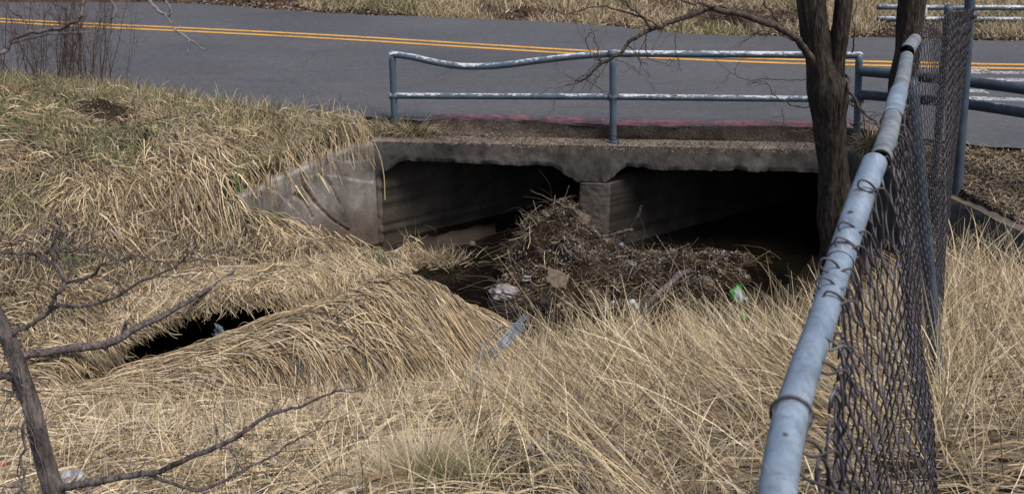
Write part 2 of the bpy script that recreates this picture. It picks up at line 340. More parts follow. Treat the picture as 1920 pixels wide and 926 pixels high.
CHB = np.array([_rim(x, y) for x, y in ((70, 728), (120, 690), (165, 655), (215, 628), (250, 600), (330, 572), (400, 554), (450, 548), (540, 550), (600, 541), (660, 528), (720, 515), (775, 505))])
DITCH = np.array([PZ(x, y, -1.15)[:2] for x, y in ((470, 765), (560, 752), (700, 728), (830, 700), (900, 680), (960, 655))])
_dL = (WL - HA) / np.linalg.norm(WL - HA)
WBOT = np.array(sorted([((HA + _dL * on_face(px, py, HA, _dL)[0])[0], on_face(px, py, HA, _dL)[1]) for px, py in ((440, 368), (500, 394), (580, 420), (650, 440), (705, 455))]))
DH = PZ(188, 212, .1)
def terrain(x, y, carve=True):
    u = fU(x, y); l = fL(x, y)
    sd = y - seam_y(x); wdt = np.where(x < WL[0] - .05, .03 + np.clip(WL[0] - x, 0, 3) * .5, .03)
    wb = sstep(-wdt, wdt, sd)
    u = np.clip(u, -.3, .15)
    yn = yN(x); nr0 = sstep(-.75, -.12, y - yn); u = u * (1 - nr0) - .035 * nr0
    u = np.where((x > HA[0] - .2) & (x < HB[0] + .2), np.minimum(u, -.18), u)
    l = np.clip(l, -1.75, 1.9)
    wd = pdist(x, y, np.array([WL, HA])); wz = np.interp(x, WBOT[:, 0], WBOT[:, 1]) - .10 + np.maximum(wd - .35, 0) * .7
    l = np.where((x > WL[0] - .3) & (x < HA[0] + .3), np.minimum(l, wz), l)
    wd2 = pdist(x, y, np.array([HB, RW, RW2])); l = np.where((x > HB[0] - .1) & (y < 12.2) & (wd2 < 1.6), np.minimum(l, -.52 - .55 * sstep(9.6, 11.5, y) + np.maximum(wd2 - .35, 0) * .8), l)
    if carve:
        fr, bk_ = np.interp(x, CHF[:, 0], CHF[:, 1]), np.interp(x, CHB[:, 0], CHB[:, 1]) + np.interp(x, [-1.6, -1.2], [.62, .2])
        inn = sstep(-.06, .05, y - fr) * sstep(.02, -.08, y - bk_) * sstep(CHF[0, 0] - .05, CHF[0, 0] + .25, x) * sstep(CHF[-1, 0] + .3, CHF[-1, 0] - .1, x)
        l = np.minimum(l, l * (1 - inn) + -1.72 * inn)
        dd = pdist(x, y, DITCH); inn = sstep(.24, .10, dd - .16 * sstep(-.6, .2, x)); l = np.minimum(l, l * (1 - inn) + -1.5 * inn)
    z = l * (1 - wb) + u * wb
    z = z + (.035 * fbm(x, y, .5, 3) + .012 * vnoise(x, y, .11, 9)) * sstep(0, -.6, y - yn) * np.where((y > seam_y(x)) & (x > HA[0] - .2), .2, 1)
    z = np.where(y > yn, np.minimum(z, -.03), z)
    z = z + .20 * np.exp(-((x - DH[0]) / .30)**2 - ((y - DH[1]) / .22)**2) * (1 + .3 * vnoise(x, y, .1, 157))
    far = np.maximum(np.abs(x) - 8, 0); z = z * np.exp(-(far / 12)**2)
    # beyond the road the verge rises a little
    z = z + .03 * (y > yF(x) + .1) + sstep(20.5, 34, y) * .9 * (1 + .15 * vnoise(x, y, 4, 4)) - sstep(120, 500, y) * 1.5
    return z
XX, YY = np.meshgrid(xs, ys); ZZ = terrain(XX, YY)
# keep the ground out of the barrels and under the road
fx = np.arange(-7.5, 7.46, .05); fy = np.arange(-.5, 15.46, .05)
ix0 = np.searchsorted(xs, -7.5); iy0 = np.searchsorted(ys, -.5)
FZ = ZZ[iy0:iy0 + len(fy), ix0:ix0 + len(fx)]
FX_, FY_ = np.meshgrid(fx, fy); FZU = terrain(FX_, FY_, False)
def gzu(x, y):                           # level of the sod before the water cut under it
    u = np.clip((x + 7.5) / .05, 0, len(fx) - 1.001); v = np.clip((y + .5) / .05, 0, len(fy) - 1.001)
    i = u.astype(int); j = v.astype(int); a = u - i; b = v - j
    return FZU[j, i] * (1 - a) * (1 - b) + FZU[j, i + 1] * a * (1 - b) + FZU[j + 1, i] * (1 - a) * b + FZU[j + 1, i + 1] * a * b
def gz(x, y):
    x = np.asarray(x, float); y = np.asarray(y, float)
    u = np.clip((x + 7.5) / .05, 0, len(fx) - 1.001); v = np.clip((y + .5) / .05, 0, len(fy) - 1.001)
    i = u.astype(int); j = v.astype(int); a = u - i; b = v - j
    r = FZ[j, i] * (1 - a) * (1 - b) + FZ[j, i + 1] * a * (1 - b) + FZ[j + 1, i] * (1 - a) * b + FZ[j + 1, i + 1] * a * b
    out = (np.abs(x) > 7.4) | (y > 15.3)
    if np.any(out): r = np.where(out, terrain(x, y), r)
    return r
px_, py_, _ = proj(np.stack([XX, YY, ZZ], -1))
tone = np.ones(XX.shape + (3,))
wet = sstep(-1.25, -1.45, ZZ)[..., None]; tone = tone * (1 - .6 * wet)
redd = (sstep(18.5, 21, YY) * .8)[..., None]; tone = tone * (1 + redd * np.array([1.1, .75, .6]))
gm = MB().grid(np.stack([XX, YY, ZZ], -1), tone, flip=True)
qc = gm.V[0][gm.Q[0]].mean(1); qs = (qc[:, :2] - HA).dot(HD); qn = (qc[:, :2] - HA).dot(HN)
gm.Q[0] = gm.Q[0][~((qs > -.08) & (qs < HL + .02 + 1.28 * np.maximum(qn, 0)) & (qn > .04) & (qn < 4.4))]      # the culvert barrels run through here
gm.build('ground', M_SOIL)['kind'] = 'structure'

def on_ground(x, y, lift=0., D0=1.5, D1=30):
    Ds = np.linspace(D0, D1, 900); r = ray(x, y); k = Ds / r[1]; X = r[0] * k; Z = CH + r[2] * k
    h = gz(X, Ds) + lift; i = np.argmax(Z < h); return np.array([X[i], Ds[i], h[i]])

# undercut sod shelf over the side channel
lx = np.linspace(CHB[0, 0] - .1, CHB[-1, 0] + .05, 120); ly = np.interp(lx, CHB[:, 0], CHB[:, 1]); rows = []
for t, dz in ((.75, -.35), (.5, -.20), (.2, -.13), (.0, -.10), (-.05, -.06), (-.03, -.03), (.1, -.03), (.4, -.02), (.75, -.03)):
    y_ = ly + t + (.05 * fbm(lx, lx * 0, .25, 155) if t < .3 else 0); rows.append(np.stack([lx, y_, gzu(lx, np.maximum(y_, ly)) + dz], -1))
MB().grid(np.array(rows), (.8, .7, .6)).build('sod_shelf', M_SOIL)['kind'] = 'structure'

# ------------------------------------------------------------------ road
rx = np.concatenate([-np.geomspace(140, 14, 16), np.arange(-13.5, 14, .12), np.geomspace(14, 140, 16)])
def strip(yf0, yf1, n, z, name, mat, kind='structure', x=rx, edge=0, seed=0):
    rows = []
    for t in np.linspace(0, 1, n):
        yy = yf0(x) * (1 - t) + yf1(x) * t
        if edge and t in (0., 1.): yy = yy + edge * fbm(x, x * 0 + t * 9, .5, seed)
        rows.append(np.stack([x, yy, np.full_like(x, z)], -1))
    o = MB().grid(np.array(rows), flip=True).build(name, mat); o['kind'] = kind; return o
strip(yN, yF, 14, 0, 'road', M_ASPH, edge=.07, seed=40)
strip(lambda x: yC(x) - .20, lambda x: yC(x) - .075, 2, .004, 'yellow_line', M_YEL)
strip(lambda x: yC(x) + .075, lambda x: yC(x) + .20, 2, .004, 'yellow_line', M_YEL)
mw = MB()
for (xa, ya, xb, yb, w) in ((1800, 131.5, 1852, 131.5, .07), (1815, 136, 1990, 137, .08), (1790, 149, 1990, 151, .10), (1762, 166, 1850, 172, .10), (1760, 182, 1990, 190, .10)):
    p, q = PZ(xa, ya, .004), PZ(xb, yb, .004); mw.grid([[p - [0, w, 0], q - [0, w, 0]], [p + [0, w, 0], q + [0, w, 0]]], flip=True)
mw.build('white_line', M_WHT)['kind'] = 'structure'
# asphalt kerb with worn red paint (its broken back faces the creek)
kx = np.linspace(PZ(812, 226, 0)[0], PZ(1640, 243, 0)[0], 160)
ky = yN(kx); hb = HA[1] + (kx - HA[0]) / HD[0] * HD[1] + .26
top = [np.stack([kx, ky + dy + (.03 * fbm(kx, kx * 0, .16, 60) if dy < 0 else 0), np.full_like(kx, z) + .010 * fbm(kx, kx * 0 + dy * 5, .2, 64)], -1) for dy, z in ((.30, -.002), (.29, .012), (.20, .025), (.06, .027), (-.03, .020))]
MB().grid(np.array(top), (1, 1, 1), flip=False).build('kerb', M_RED)['kind'] = 'structure'
rows = [top[-1]]
for t in np.linspace(.04, 1, 22):
    y_ = top[-1][:, 1] * (1 - t) + hb * t; z_ = np.interp(t, [0, .08, .3, .6, 1], [.015, -.01, -.06, -.12, -.165]) + .030 * fbm(kx, y_, .12, 66) * min(1, t * 6) * (1 - t * .8)
    rows.append(np.stack([kx, y_, z_], -1))
MB().grid(np.array(rows), flip=False).build('gravel_verge', M_GRAV)['kind'] = 'structure'

# ------------------------------------------------------------------ culvert
cul = empty('culvert', (0.8, 12.2, -1.5), 'twin barrelled concrete box culvert with chipped lintel under the road', 'culvert')
# lintel face with broken lower edge
edge_px = [(699, 338), (712, 331), (722, 322), (735, 314), (748, 304), (758, 303), (768, 300), (776, 304), (800, 303), (830, 306), (860, 305), (900, 308), (940, 309), (980, 311), (1010, 310), (1036, 313), (1050, 322), (1068, 333), (1086, 343), (1092, 341),
           (1134, 342), (1150, 332), (1165, 318), (1180, 312), (1215, 318), (1260, 320), (1300, 318), (1345, 322), (1385, 319), (1420, 323), (1480, 322), (1534, 325), (1575, 326), (1600, 345)]
E = np.array([on_face(*p) for p in edge_px])
ss = np.arange(E[0, 0], E[-1, 0], .012); zz = np.interp(ss, E[:, 0], E[:, 1]) + .004 * fbm(ss, ss * 0, .05, 70, 4) + .022 * np.maximum(0, vnoise(ss, ss * 0 + 4, .05, 75)) * (vnoise(ss, ss * 0, .35, 78) > -.2)
mb = MB(); nr = 14
G = []; Cc = []
for k in range(nr + 1):
    t = k / nr; z = -.18 * (1 - t) + zz * t
    n = -.006 * fbm(ss, z, .12, 80) + .02 * sstep(.8, 1, t) * (0.5 + fbm(ss, ss * 0, .1, 84))
    q = HA[None] + HD[None] * ss[:, None] + HN[None] * n[:, None]
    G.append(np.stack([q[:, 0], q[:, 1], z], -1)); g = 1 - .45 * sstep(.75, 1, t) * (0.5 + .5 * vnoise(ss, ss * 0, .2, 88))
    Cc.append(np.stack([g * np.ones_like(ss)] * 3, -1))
G = np.array(G)
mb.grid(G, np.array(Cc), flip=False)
bk = G[-1].copy(); bk[:, :2] += HN * .35; bk[:, 2] += .02
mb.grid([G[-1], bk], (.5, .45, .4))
mb.grid([bk, bk + [0, 0, .01]], (.5, .5, .5))
# top slab ledge
tp = []
for n_ in (0, .012, .15, .34):
    q = HA[None] + HD[None] * ss[:, None] + HN[None] * n_
    tp.append(np.stack([q[:, 0], q[:, 1], np.full_like(ss, -.18 + (.012 if n_ > 0 else 0)) + .004 * fbm(ss, ss * 0 + n_ * 9, .1, 90)], -1))
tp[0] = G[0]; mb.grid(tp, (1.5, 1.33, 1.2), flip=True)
for s_, c_ in ((ss[0], -1), (ss[-1], 1)):
    mb.box(hw(s_, -.5), (HN[0] * .34, HN[1] * .34, 0), (c_ * HD[0] * -.05, c_ * HD[1] * -.05, 0), (0, 0, .31))
mb.build('headwall', M_CONC, cul)
BL = 4.6; SK = math.tan(math.radians(52))   # the barrels run under the road at a skew  # barrel length
sL0, _ = on_face(716, 400); sP0, _ = on_face(1086, 400); sP1, _ = on_face(1143, 400); sR1, _ = on_face(1584, 400)
def wall_box(name, s0, s1, n0, n1, z0, z1, mat, tn=(1, 1, 1), front=None):
    b = MB(); 
    # front face subdivided and roughened
    S = np.linspace(s0, s1, max(4, int((s1 - s0) / .02))); Z = np.linspace(z0, z1, 60); SS, Zg = np.meshgrid(S, Z)
    am = .012 if front else .003
    edge = np.minimum(np.abs(SS - s0), np.abs(SS - s1))
    N = n0 + am * np.abs(fbm(SS, Zg, .07, 95)) + (.025 * sstep(.035, 0, edge) * (1 + fbm(SS, Zg, .1, 99)) if front else 0)
    G = np.stack([HA[0] + HD[0] * SS + HN[0] * N, HA[1] + HD[1] * SS + HN[1] * N, Zg], -1); b.grid(G, tn, flip=True)
    for sx, g, fl in ((s0, G[:, 0], False), (s1, G[:, -1], True)):
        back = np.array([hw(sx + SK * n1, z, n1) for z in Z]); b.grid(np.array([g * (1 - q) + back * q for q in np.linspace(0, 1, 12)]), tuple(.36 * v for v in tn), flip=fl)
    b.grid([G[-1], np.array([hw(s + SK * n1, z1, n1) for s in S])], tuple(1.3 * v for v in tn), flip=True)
    return b.build(name, mat, cul)
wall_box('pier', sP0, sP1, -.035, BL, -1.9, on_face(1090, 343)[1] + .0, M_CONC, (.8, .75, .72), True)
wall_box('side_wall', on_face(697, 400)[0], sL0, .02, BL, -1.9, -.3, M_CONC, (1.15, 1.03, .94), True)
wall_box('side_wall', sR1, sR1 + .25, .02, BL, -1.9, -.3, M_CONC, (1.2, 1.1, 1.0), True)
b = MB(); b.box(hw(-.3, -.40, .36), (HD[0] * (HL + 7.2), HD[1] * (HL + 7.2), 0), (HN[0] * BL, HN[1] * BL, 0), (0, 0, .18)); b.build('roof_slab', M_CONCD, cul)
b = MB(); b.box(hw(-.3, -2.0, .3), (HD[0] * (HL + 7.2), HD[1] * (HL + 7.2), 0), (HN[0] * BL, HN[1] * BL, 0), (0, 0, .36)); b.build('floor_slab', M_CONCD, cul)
b = MB(); b.box(hw(-.3, -2.0, BL - .05), (HD[0] * (HL + 7.2), HD[1] * (HL + 7.2), 0), (HN[0] * .2, HN[1] * .2, 0), (0, 0, 1.7)); b.build('light_stop', M_CONCD, cul)  # added wall closing the open far end so no daylight enters the barrels

# wing walls
def wing(P0, P1, ztop, zbot, grooves=(), veins=(), thick=.2, bright=1., flip=False):
    d = P1 - P0; L = np.linalg.norm(d); d = d / L; n = np.array([-d[1], d[0]]); n = n if n[1] > 0 else -n
    S = np.linspace(0, L, int(L / .012)); nz = 110
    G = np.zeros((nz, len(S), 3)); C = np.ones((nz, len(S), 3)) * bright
    zt = ztop(S / L) + .008 * fbm(S, S * 0, .15, 110)
    T = np.linspace(0, 1, nz)[:, None]; Zg = zbot + (zt[None] - zbot) * T; SS = np.broadcast_to(S[None], Zg.shape)
    dep = .006 * fbm(SS, Zg, .2, 112) + .012 * sstep(.975, 1, T) * (1 + fbm(SS, Zg, .1, 115))
    def seg_d(pl):
        best = np.full(Zg.shape, 9.); tt = np.zeros(Zg.shape)
        for k in range(len(pl) - 1):
            a, b_ = np.array(pl[k]), np.array(pl[k + 1]); v = b_ - a; l2 = v.dot(v)
            t = np.clip(((SS - a[0]) * v[0] + (Zg - a[1]) * v[1]) / l2, 0, 1)
            dd = np.hypot(SS - a[0] - t * v[0], Zg - a[1] - t * v[1]); m = dd < best; best = np.where(m, dd, best); tt = np.where(m, (k + t) / (len(pl) - 1), tt)
        return best, tt
    for pl, w, dp in grooves:
        pl = [on_face(x, y, P0, d) for x, y in pl]; dist, tt = seg_d(pl); dist = dist + .006 * fbm(SS, Zg, .05, 118)
        ww = w * (1 - .75 * tt); g = np.exp(-(dist / ww)**2); dep = dep + dp * g * (1 - .5 * tt)
        lip = np.exp(-((dist - ww * 1.6) / (ww * .8))**2) * .35
        C = C * (1 + (lip[..., None]) * np.array([1.1, .8, .6])); C = C * (1 - .25 * g[..., None] * np.array([.6, .9, 1.1]))
    for pl, w, am in veins:
        pl = [on_face(x, y, P0, d) for x, y in pl]; dist, tt = seg_d(pl); dist = dist + .008 * fbm(SS, Zg, .06, 121)
        C = C * (1 + am * np.exp(-(dist / w)**2)[..., None] * np.array([1, 1, 1.05]))
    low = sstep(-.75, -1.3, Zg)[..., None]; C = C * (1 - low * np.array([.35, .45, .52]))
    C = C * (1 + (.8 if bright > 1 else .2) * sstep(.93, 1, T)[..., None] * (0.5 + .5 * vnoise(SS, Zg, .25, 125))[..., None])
    G[..., 0] = P0[0] + d[0] * SS + n[0] * dep; G[..., 1] = P0[1] + d[1] * SS + n[1] * dep; G[..., 2] = Zg
    b = MB(); b.grid(G, C, flip=flip)
    bk = G[-1] + [n[0] * thick, n[1] * thick, 0.]; b.grid([G[-1], bk], tuple(bright * v for v in (1.15, 1.05, .95)), flip=flip); lo = bk.copy(); lo[:, 2] = zbot; b.grid([bk, lo], (1, 1, 1))
    b.grid([G[:, -1], G[:, -1] + [n[0] * thick, n[1] * thick, 0.]], (1, 1, 1)); b.grid([G[:, 0], G[:, 0] + [n[0] * thick, n[1] * thick, 0.]], (1, 1, 1))
    return b.build('wing_wall', M_CONC, cul)
WB = 2.0
P0 = HA + HD * on_face(702, 300)[0]
dL = (WL - P0) / np.linalg.norm(WL - P0); LW = np.linalg.norm(WL - P0)
tz = sorted([(on_face(x, y, P0, dL)[0] / LW, on_face(x, y, P0, dL)[1]) for x, y in ((702, 266), (660, 275), (600, 299), (560, 317), (500, 345), (450, 368))]); tz = np.array(tz)
wing(P0, WL, lambda t: np.interp(t, tz[:, 0], tz[:, 1]), -1.7,
     grooves=[([(569, 330), (574, 358), (595, 384), (621, 411), (655, 433)], .028, .05), ([(555, 366), (572, 378), (586, 408)], .03, .04), ([(606, 328), (620, 347), (645, 396)], .022, .035), ([(505, 350), (525, 362), (552, 392)], .014, .012)],
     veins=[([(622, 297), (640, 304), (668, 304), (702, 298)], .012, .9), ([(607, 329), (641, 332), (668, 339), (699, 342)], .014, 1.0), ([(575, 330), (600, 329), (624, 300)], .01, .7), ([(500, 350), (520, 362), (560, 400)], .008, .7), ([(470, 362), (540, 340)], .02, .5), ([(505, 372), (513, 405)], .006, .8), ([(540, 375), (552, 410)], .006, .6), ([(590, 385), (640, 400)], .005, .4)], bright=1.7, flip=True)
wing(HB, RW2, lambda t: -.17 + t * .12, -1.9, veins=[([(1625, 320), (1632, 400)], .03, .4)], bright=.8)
# broken apron ledge along the left barrel wall
b = MB()
lp = smooth_path([on_ for on_ in (PZ(722, 452, -1.42), PZ(790, 460, -1.44), PZ(870, 442, -1.46), PZ(930, 428, -1.5))], 40)
sec = [(-.20, -.2), (-.18, .03), (-.05, .07), (.12, .06), (.2, .02), (.22, -.2)]
G = []
for k, (o_, h_) in enumerate(sec):
    G.append(lp + np.array([0, o_, h_ - .01]) + .02 * np.stack([fbm(lp[:, 0], lp[:, 1] + k, .2, 130 + j) for j in range(3)], -1))
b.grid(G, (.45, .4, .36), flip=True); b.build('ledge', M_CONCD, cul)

# water
wx = np.linspace(-8, 8, 60); wy = np.linspace(5, 24, 80); WX, WY = np.meshgrid(wx, wy)
MB().grid(np.stack([WX, WY, np.full_like(WX, -1.5)], -1), flip=True).build('creek_water', M_WATER)['kind'] = 'structure'

# ------------------------------------------------------------------ pipes: guard rails
def pipe(path, r, name, mat, parent, n=60, sides=16, dent=0, sm=True):
    p = smooth_path(path, n) if sm else np.array(path); return MB().tube(p, r, sides, rough=0).build(name, mat, parent)
R1 = .040
pb = PZ(739, 248, -.165); gr = empty('guard_rail', pb, 'blue grey pipe guard rail on the headwall, its top rail bent down at left', 'guard rail')
DL_, DM, DR = pb[1], hw(on_face(1150, 262)[0], 0, .12)[1], hw(on_face(1608, 262)[0], 0, .16)[1]
tl, tm, tr = PD(735, 104, DL_), PD(1148, 102, DM), PD(1610, 103, DR)
for (x0, y0, x1, y1, D) in ((741, 252, 735, 98, DL_), (1150, 266, 1149, 104, DM), (1607, 262, 1611, 100, DR)):
    a_, b_ = PD(x0, y0, D), PD(x1, y1, D); a_[2] -= .05
    pipe([a_, a_ * .5 + b_ * .5, b_], R1 * 1.05, 'post', M_PIPE, gr, 12)
def P_(x, y): t = (x - 735) / (1610 - 735); D = np.interp(x, [735, 1148, 1610], [DL_, DM, DR]); return PD(x, y, D)
pipe([P_(x, y) for x, y in ((733, 102), (770, 107), (815, 117), (858, 124), (905, 125), (950, 122), (1010, 114), (1080, 106), (1148, 101))], R1, 'top_rail', M_PIPE, gr, 80)
pipe([P_(x, y) for x, y in ((1148, 101), (1300, 102), (1450, 103), (1614, 104))], R1, 'top_rail', M_PIPE, gr, 40)
pipe([P_(x, y) for x, y in ((738, 180), (900, 181), (1148, 182))], R1 * .93, 'mid_rail', M_PIPE, gr, 30)
pipe([P_(x, y) for x, y in ((1148, 182), (1400, 185), (1608, 187))], R1 * .93, 'mid_rail', M_PIPE, gr, 30)
for x, y in ((1148, 101), (738, 180), (1148, 182), (1610, 187)):
    p = P_(x, y); MB().tube([p - [.052, 0, 0], p + [.052, 0, 0]], R1 * 1.13, 16).build('weld_collar', M_PIPE, gr)
for x, y, D in ((741, 250, DL_), (1150, 264, DM), (1607, 256, DR)):
    p = PD(x, y, D); MB().tube([p + [0, 0, -.03], p + [0, 0, .006]], .075, 14).build('base_plate', M_PIPE2, gr)
# larger pipe rail beyond the right post, turning towards the camera
g2 = empty('guard_rail', PD(2050, 330, 9.6), 'thick dark blue two pipe guard rail running past the fence corner to the right edge', 'guard rail')
for n_, pts in (('top_rail', ((1612, 134, DR), (1680, 140, DR - .35), (1800, 152, DR - 1.0), (1925, 168, DR - 1.7), (2060, 188, DR - 2.4))), ('mid_rail', ((1612, 178, DR), (1680, 183, DR - .35), (1800, 194, DR - 1.0), (1925, 212, DR - 1.7), (2060, 234, DR - 2.4)))):
    P = [PD(*p) for p in pts]; pipe(P, [R1 * 1.42] * 50, n_, M_PIPE2, g2, 50, 18)
p = PD(2050, 186, DR - 2.35); MB().tube([[p[0], p[1], -.1], p], R1 * 1.5, 16).build('post', M_PIPE2, g2)
# rail across the road
g3 = empty('guard_rail', PZ(1735, 62, .0), 'two rail pipe guard rail on the far side of the road behind the trunk', 'guard rail')
f0, f1 = PZ(1640, 60, 0), PZ(2100, 66, 0); Dg = f0[1] + .3
for y in (15, 37): pipe([PD(1645, y - 1, Dg), PD(1800, y, Dg), PD(2200, y + 1, Dg)], .046, 'rail', M_PIPE, g3, 20)
for x in (1735, 2150):
    p = PD(x, 12, Dg); MB().tube([[p[0], p[1], -.1], p], .05, 14).build('post', M_PIPE, g3)

# ------------------------------------------------------------------ chain link fence
fen = empty('chain_link_fence', (1.41, 3.0, gz(1.41, 3.0)), 'leaning chain link fence with a broken bent galvanised top rail in the right foreground', 'fence')
TOP = np.array([(.14, .55, .73), (.30, 1.0, .71), (.40, 1.25, .73), (.50, 1.53, .75), (.57, 1.70, .69), (.645, 1.86, .63), (.77, 2.1, .62), (.98, 2.65, .70), (1.2, 3.24, .79), (1.49, 4.0, .80), (2.04, 5.0, .86), (2.75, 6.6, 1.12), (3.75, 8.8, 1.48), (4.40, 10.38, 1.75)])
TOP[:, 2] = CH - TOP[:, 2]
def top_at(D): return np.stack([np.interp(D, TOP[:, 1], TOP[:, k]) for k in range(3)], -1)
# near rail section, with its lip, traced from its bends
def rp(x, y, dep):   # a point at a given depth along the view axis
    r = ray(x, y); return np.array([0, 0, CH]) + r * dep
nearp = smooth_path([rp(1452, 1080, 1.02), rp(1459, 915, 1.17), rp(1478, 800, 1.27), rp(1507, 700, 1.42), rp(1545, 590, 1.60), rp(1575, 490, 1.74), rp(1608, 390, 1.86), rp(1640, 305, 1.95)], 90)
rr = np.full(90, .0212); rr[-4:] = .0225
def hollow(path, r, name, parent, mat=M_GALV, sides=28):
    b = MB(); b.tube(path, r, sides, cap=False); ri = np.asarray(r) * .84
    b.tube(np.asarray(path)[::-1], ri[::-1] if np.ndim(ri) else ri, sides, cap=False, c=(.3, .3, .3))
    o = b.build(name, mat, parent); return o
hollow(nearp, rr, 'top_rail', fen)
farp = smooth_path([rp(1650, 300, 2.06), rp(1664, 258, 2.25), rp(1677, 205, 2.55), rp(1692, 150, 3.0), rp(1700, 108, 3.4)], 50)
hollow(farp, np.full(50, .0205), 'top_rail', fen, M_GALV2)
hollow(smooth_path([rp(1700, 98, 3.5), rp(1706, 88, 3.7), rp(1715, 76, 4.0)], 12), np.full(12, .024), 'rail_cup', fen, M_GALV2)
hollow(nearp[-26:-2:2], np.full(12, .0228), 'rail_sleeve', fen)
hollow(smooth_path([rp(1673, 222, 2.45), rp(1679, 196, 2.62), rp(1685, 174, 2.75)], 10), np.full(10, .0228), 'rail_sleeve', fen)
# wire ring round the near rail
def ring(c, axis, r, name='wire_tie', wob=0):
    axis = axis / np.linalg.norm(axis); u = np.cross(axis, [0, 0, 1.]); u /= np.linalg.norm(u); v = np.cross(axis, u)
    a = np.linspace(0, 2 * math.pi * 1.06, 34); P = c + r * (np.cos(a)[:, None] * u + np.sin(a)[:, None] * v) + axis * (a[:, None] * .0012 + wob * np.sin(a)[:, None])
    MB().tube(P, .0021, 8).build(name, M_WIRE, fen)
ring(nearp[26], nearp[27] - nearp[25], .0245, wob=.002)
ring(nearp[-24], nearp[-23] - nearp[-25], .024, wob=.004)
tail = smooth_path([nearp[26] + [.024, 0, .006], rp(1500, 885, 1.22), rp(1530, 905, 1.24), rp(1600, 930, 1.3), rp(1650, 935, 1.36)], 30); MB().tube(tail, .0021, 8).build('wire_tie', M_WIRE, fen)
# posts
def fpost(x0, y0, d0, x1, y1, d1, r, mat=M_POST):
    a_, b_ = rp(x0, y0, d0), rp(x1, y1, d1); n = 24; t = np.linspace(-.06, 1, n)[:, None]; MB().tube(a_ * (1 - t) + b_ * t, r, 20).build('post', mat, fen)
fpost(1766, 790, 5.35, 1706, 150, 4.55, .032)
fpost(1795, 362, 10.95, 1823, -60, 10.1, .050)
fpost(1752, 330, 8.6, 1779, 12, 7.6, .030)
p = PD(1820, 28, 10.35); MB().tube([p + [0, 0, -.03], p + [0, 0, .03]], .062, 14).build('post_band', M_POST, fen)
# wire mesh
mb = MB(); LT = np.concatenate([[0], np.cumsum(np.linalg.norm(np.diff(TOP, axis=0), axis=1))])
sp_ = .031; NW = int(LT[-1] / sp_)
def bot_at(t3):
    D = t3[..., 1]; x = t3[..., 0] + np.interp(D, [0, 1, 2, 3, 4.5, 7, 10.4], [.32, .30, .28, .30, .26, .12, .16]); y = D + .02
    z = gz(x, y) - .05; return np.stack([x, y, z], -1)
for k in range(NW):
    s_ = k * sp_; t3 = np.array([np.interp(s_, LT, TOP[:, j]) for j in range(3)]); D = t3[1]
    s2 = s_ + sp_; t4 = np.array([np.interp(s2, LT, TOP[:, j]) for j in range(3)])
    if D < .6: continue
    bo = bot_at(t3); H = np.linalg.norm(t3 - bo); al = (t4 - t3) / sp_ ; up = (t3 - bo) / H; nr_ = np.cross(al, up); nr_ /= np.linalg.norm(nr_)
    pv = .098; m = int(H / pv * 2)
    fine = D < 5.5; q = 6 if fine else 2
    j = np.arange(m * q + 1) / q; ph = j + (k % 2)
    tri = 1 - 2 * np.abs((ph % 2) - 1)           # -1..1 zigzag
    if fine: tri = np.sin(tri * math.pi / 2 * .93) * .25 + tri * .80
    v = H - j * pv / 2 + .012 * vnoise(k * .3, 0, 1, 140)
    sag = np.exp(-((H - v) / .22))               # disturbed along the torn top edge
    near = sstep(4.2, 2.4, D)
    lat = near * sag * (.014 + .020 * vnoise(s_, 0, .19, 141) + .010 * vnoise(s_, 0, .06, 142)) + .012 * vnoise(s_ * np.ones_like(v), v, .35, 143) * near + .016 * fbm(s_ * np.ones_like(v), v, .8, 150, 2)
    alo = near * (.016 * vnoise(s_ * np.ones_like(v), v, .25, 144) + .03 * sag * vnoise(s_, 0, .1, 145))
    dz = -near * sag * (.02 + .03 * vnoise(s_, 0, .15, 146))
    lat = lat + .004
    dep = (.0045 if fine else .004) * np.sin((ph + .25) * math.pi)
    P = bo + up * (v + dz)[:, None] + al * (tri * sp_ * .54 + alo + sp_ / 2)[:, None] + nr_ * (lat + dep)[:, None]
    if fine and k % 2 == 0:  # knuckled hook at the top
        a = np.linspace(0, 1.35 * math.pi, 9)[::-1][:-1]; rk = .011; hk = P[0] + al * (rk * (np.cos(a) - 1) * (1 if tri[1] > tri[0] else -1))[:, None] + up * (rk * 1.3 * np.sin(a))[:, None] - nr_ * (a * .003)[:, None]
        P = np.vstack([hk, P])
    mb.tube(P, .0019 if D < 2.5 else .0016 if D < 6 else .0019, 6 if D < 3 else 4 if D < 6 else 3, cap=False)
mb.build('wire_mesh', M_WIRE, fen)
# loose loops of wire hanging over the near rail
for (x, y, dep, r, sd) in ((1632, 350, 1.88, .017, 1), (1598, 430, 1.80, .018, 2), (1590, 458, 1.76, .017, 3), (1567, 500, 1.70, .020, 4), (1560, 535, 1.66, .019, 5), (1572, 560, 1.63, .017, 6), (1560, 645, 1.52, .014, 7), (1557, 690, 1.46, .014, 8), (1530, 840, 1.28, .018, 9), (1672, 232, 2.4, .020, 14), (1668, 250, 2.3, .018, 15)):
    R = np.random.default_rng(sd); c = rp(x, y, dep - .02); a = np.linspace(0, 1, 30)
    ex = rp(x + 40, y + R.uniform(30, 60), dep); ey = rp(x + 26, y + R.uniform(70, 120), dep + .03)
    p = smooth_path([ey, ex * .5 + c * .5 + [0, .01, 0], c + [-.3 * r, 0, .5 * r], c + [-1.1 * r, 0, .7 * r], c + [-1.3 * r, 0, .1 * r], c + [-.2 * r, -.004, -.5 * r], c + [1.3 * r, 0, -.2 * r], ex + [.01, 0, -.01]], 34)
    MB().tube(p, .0020, 8).build('wire_loop', M_WIRE, fen)

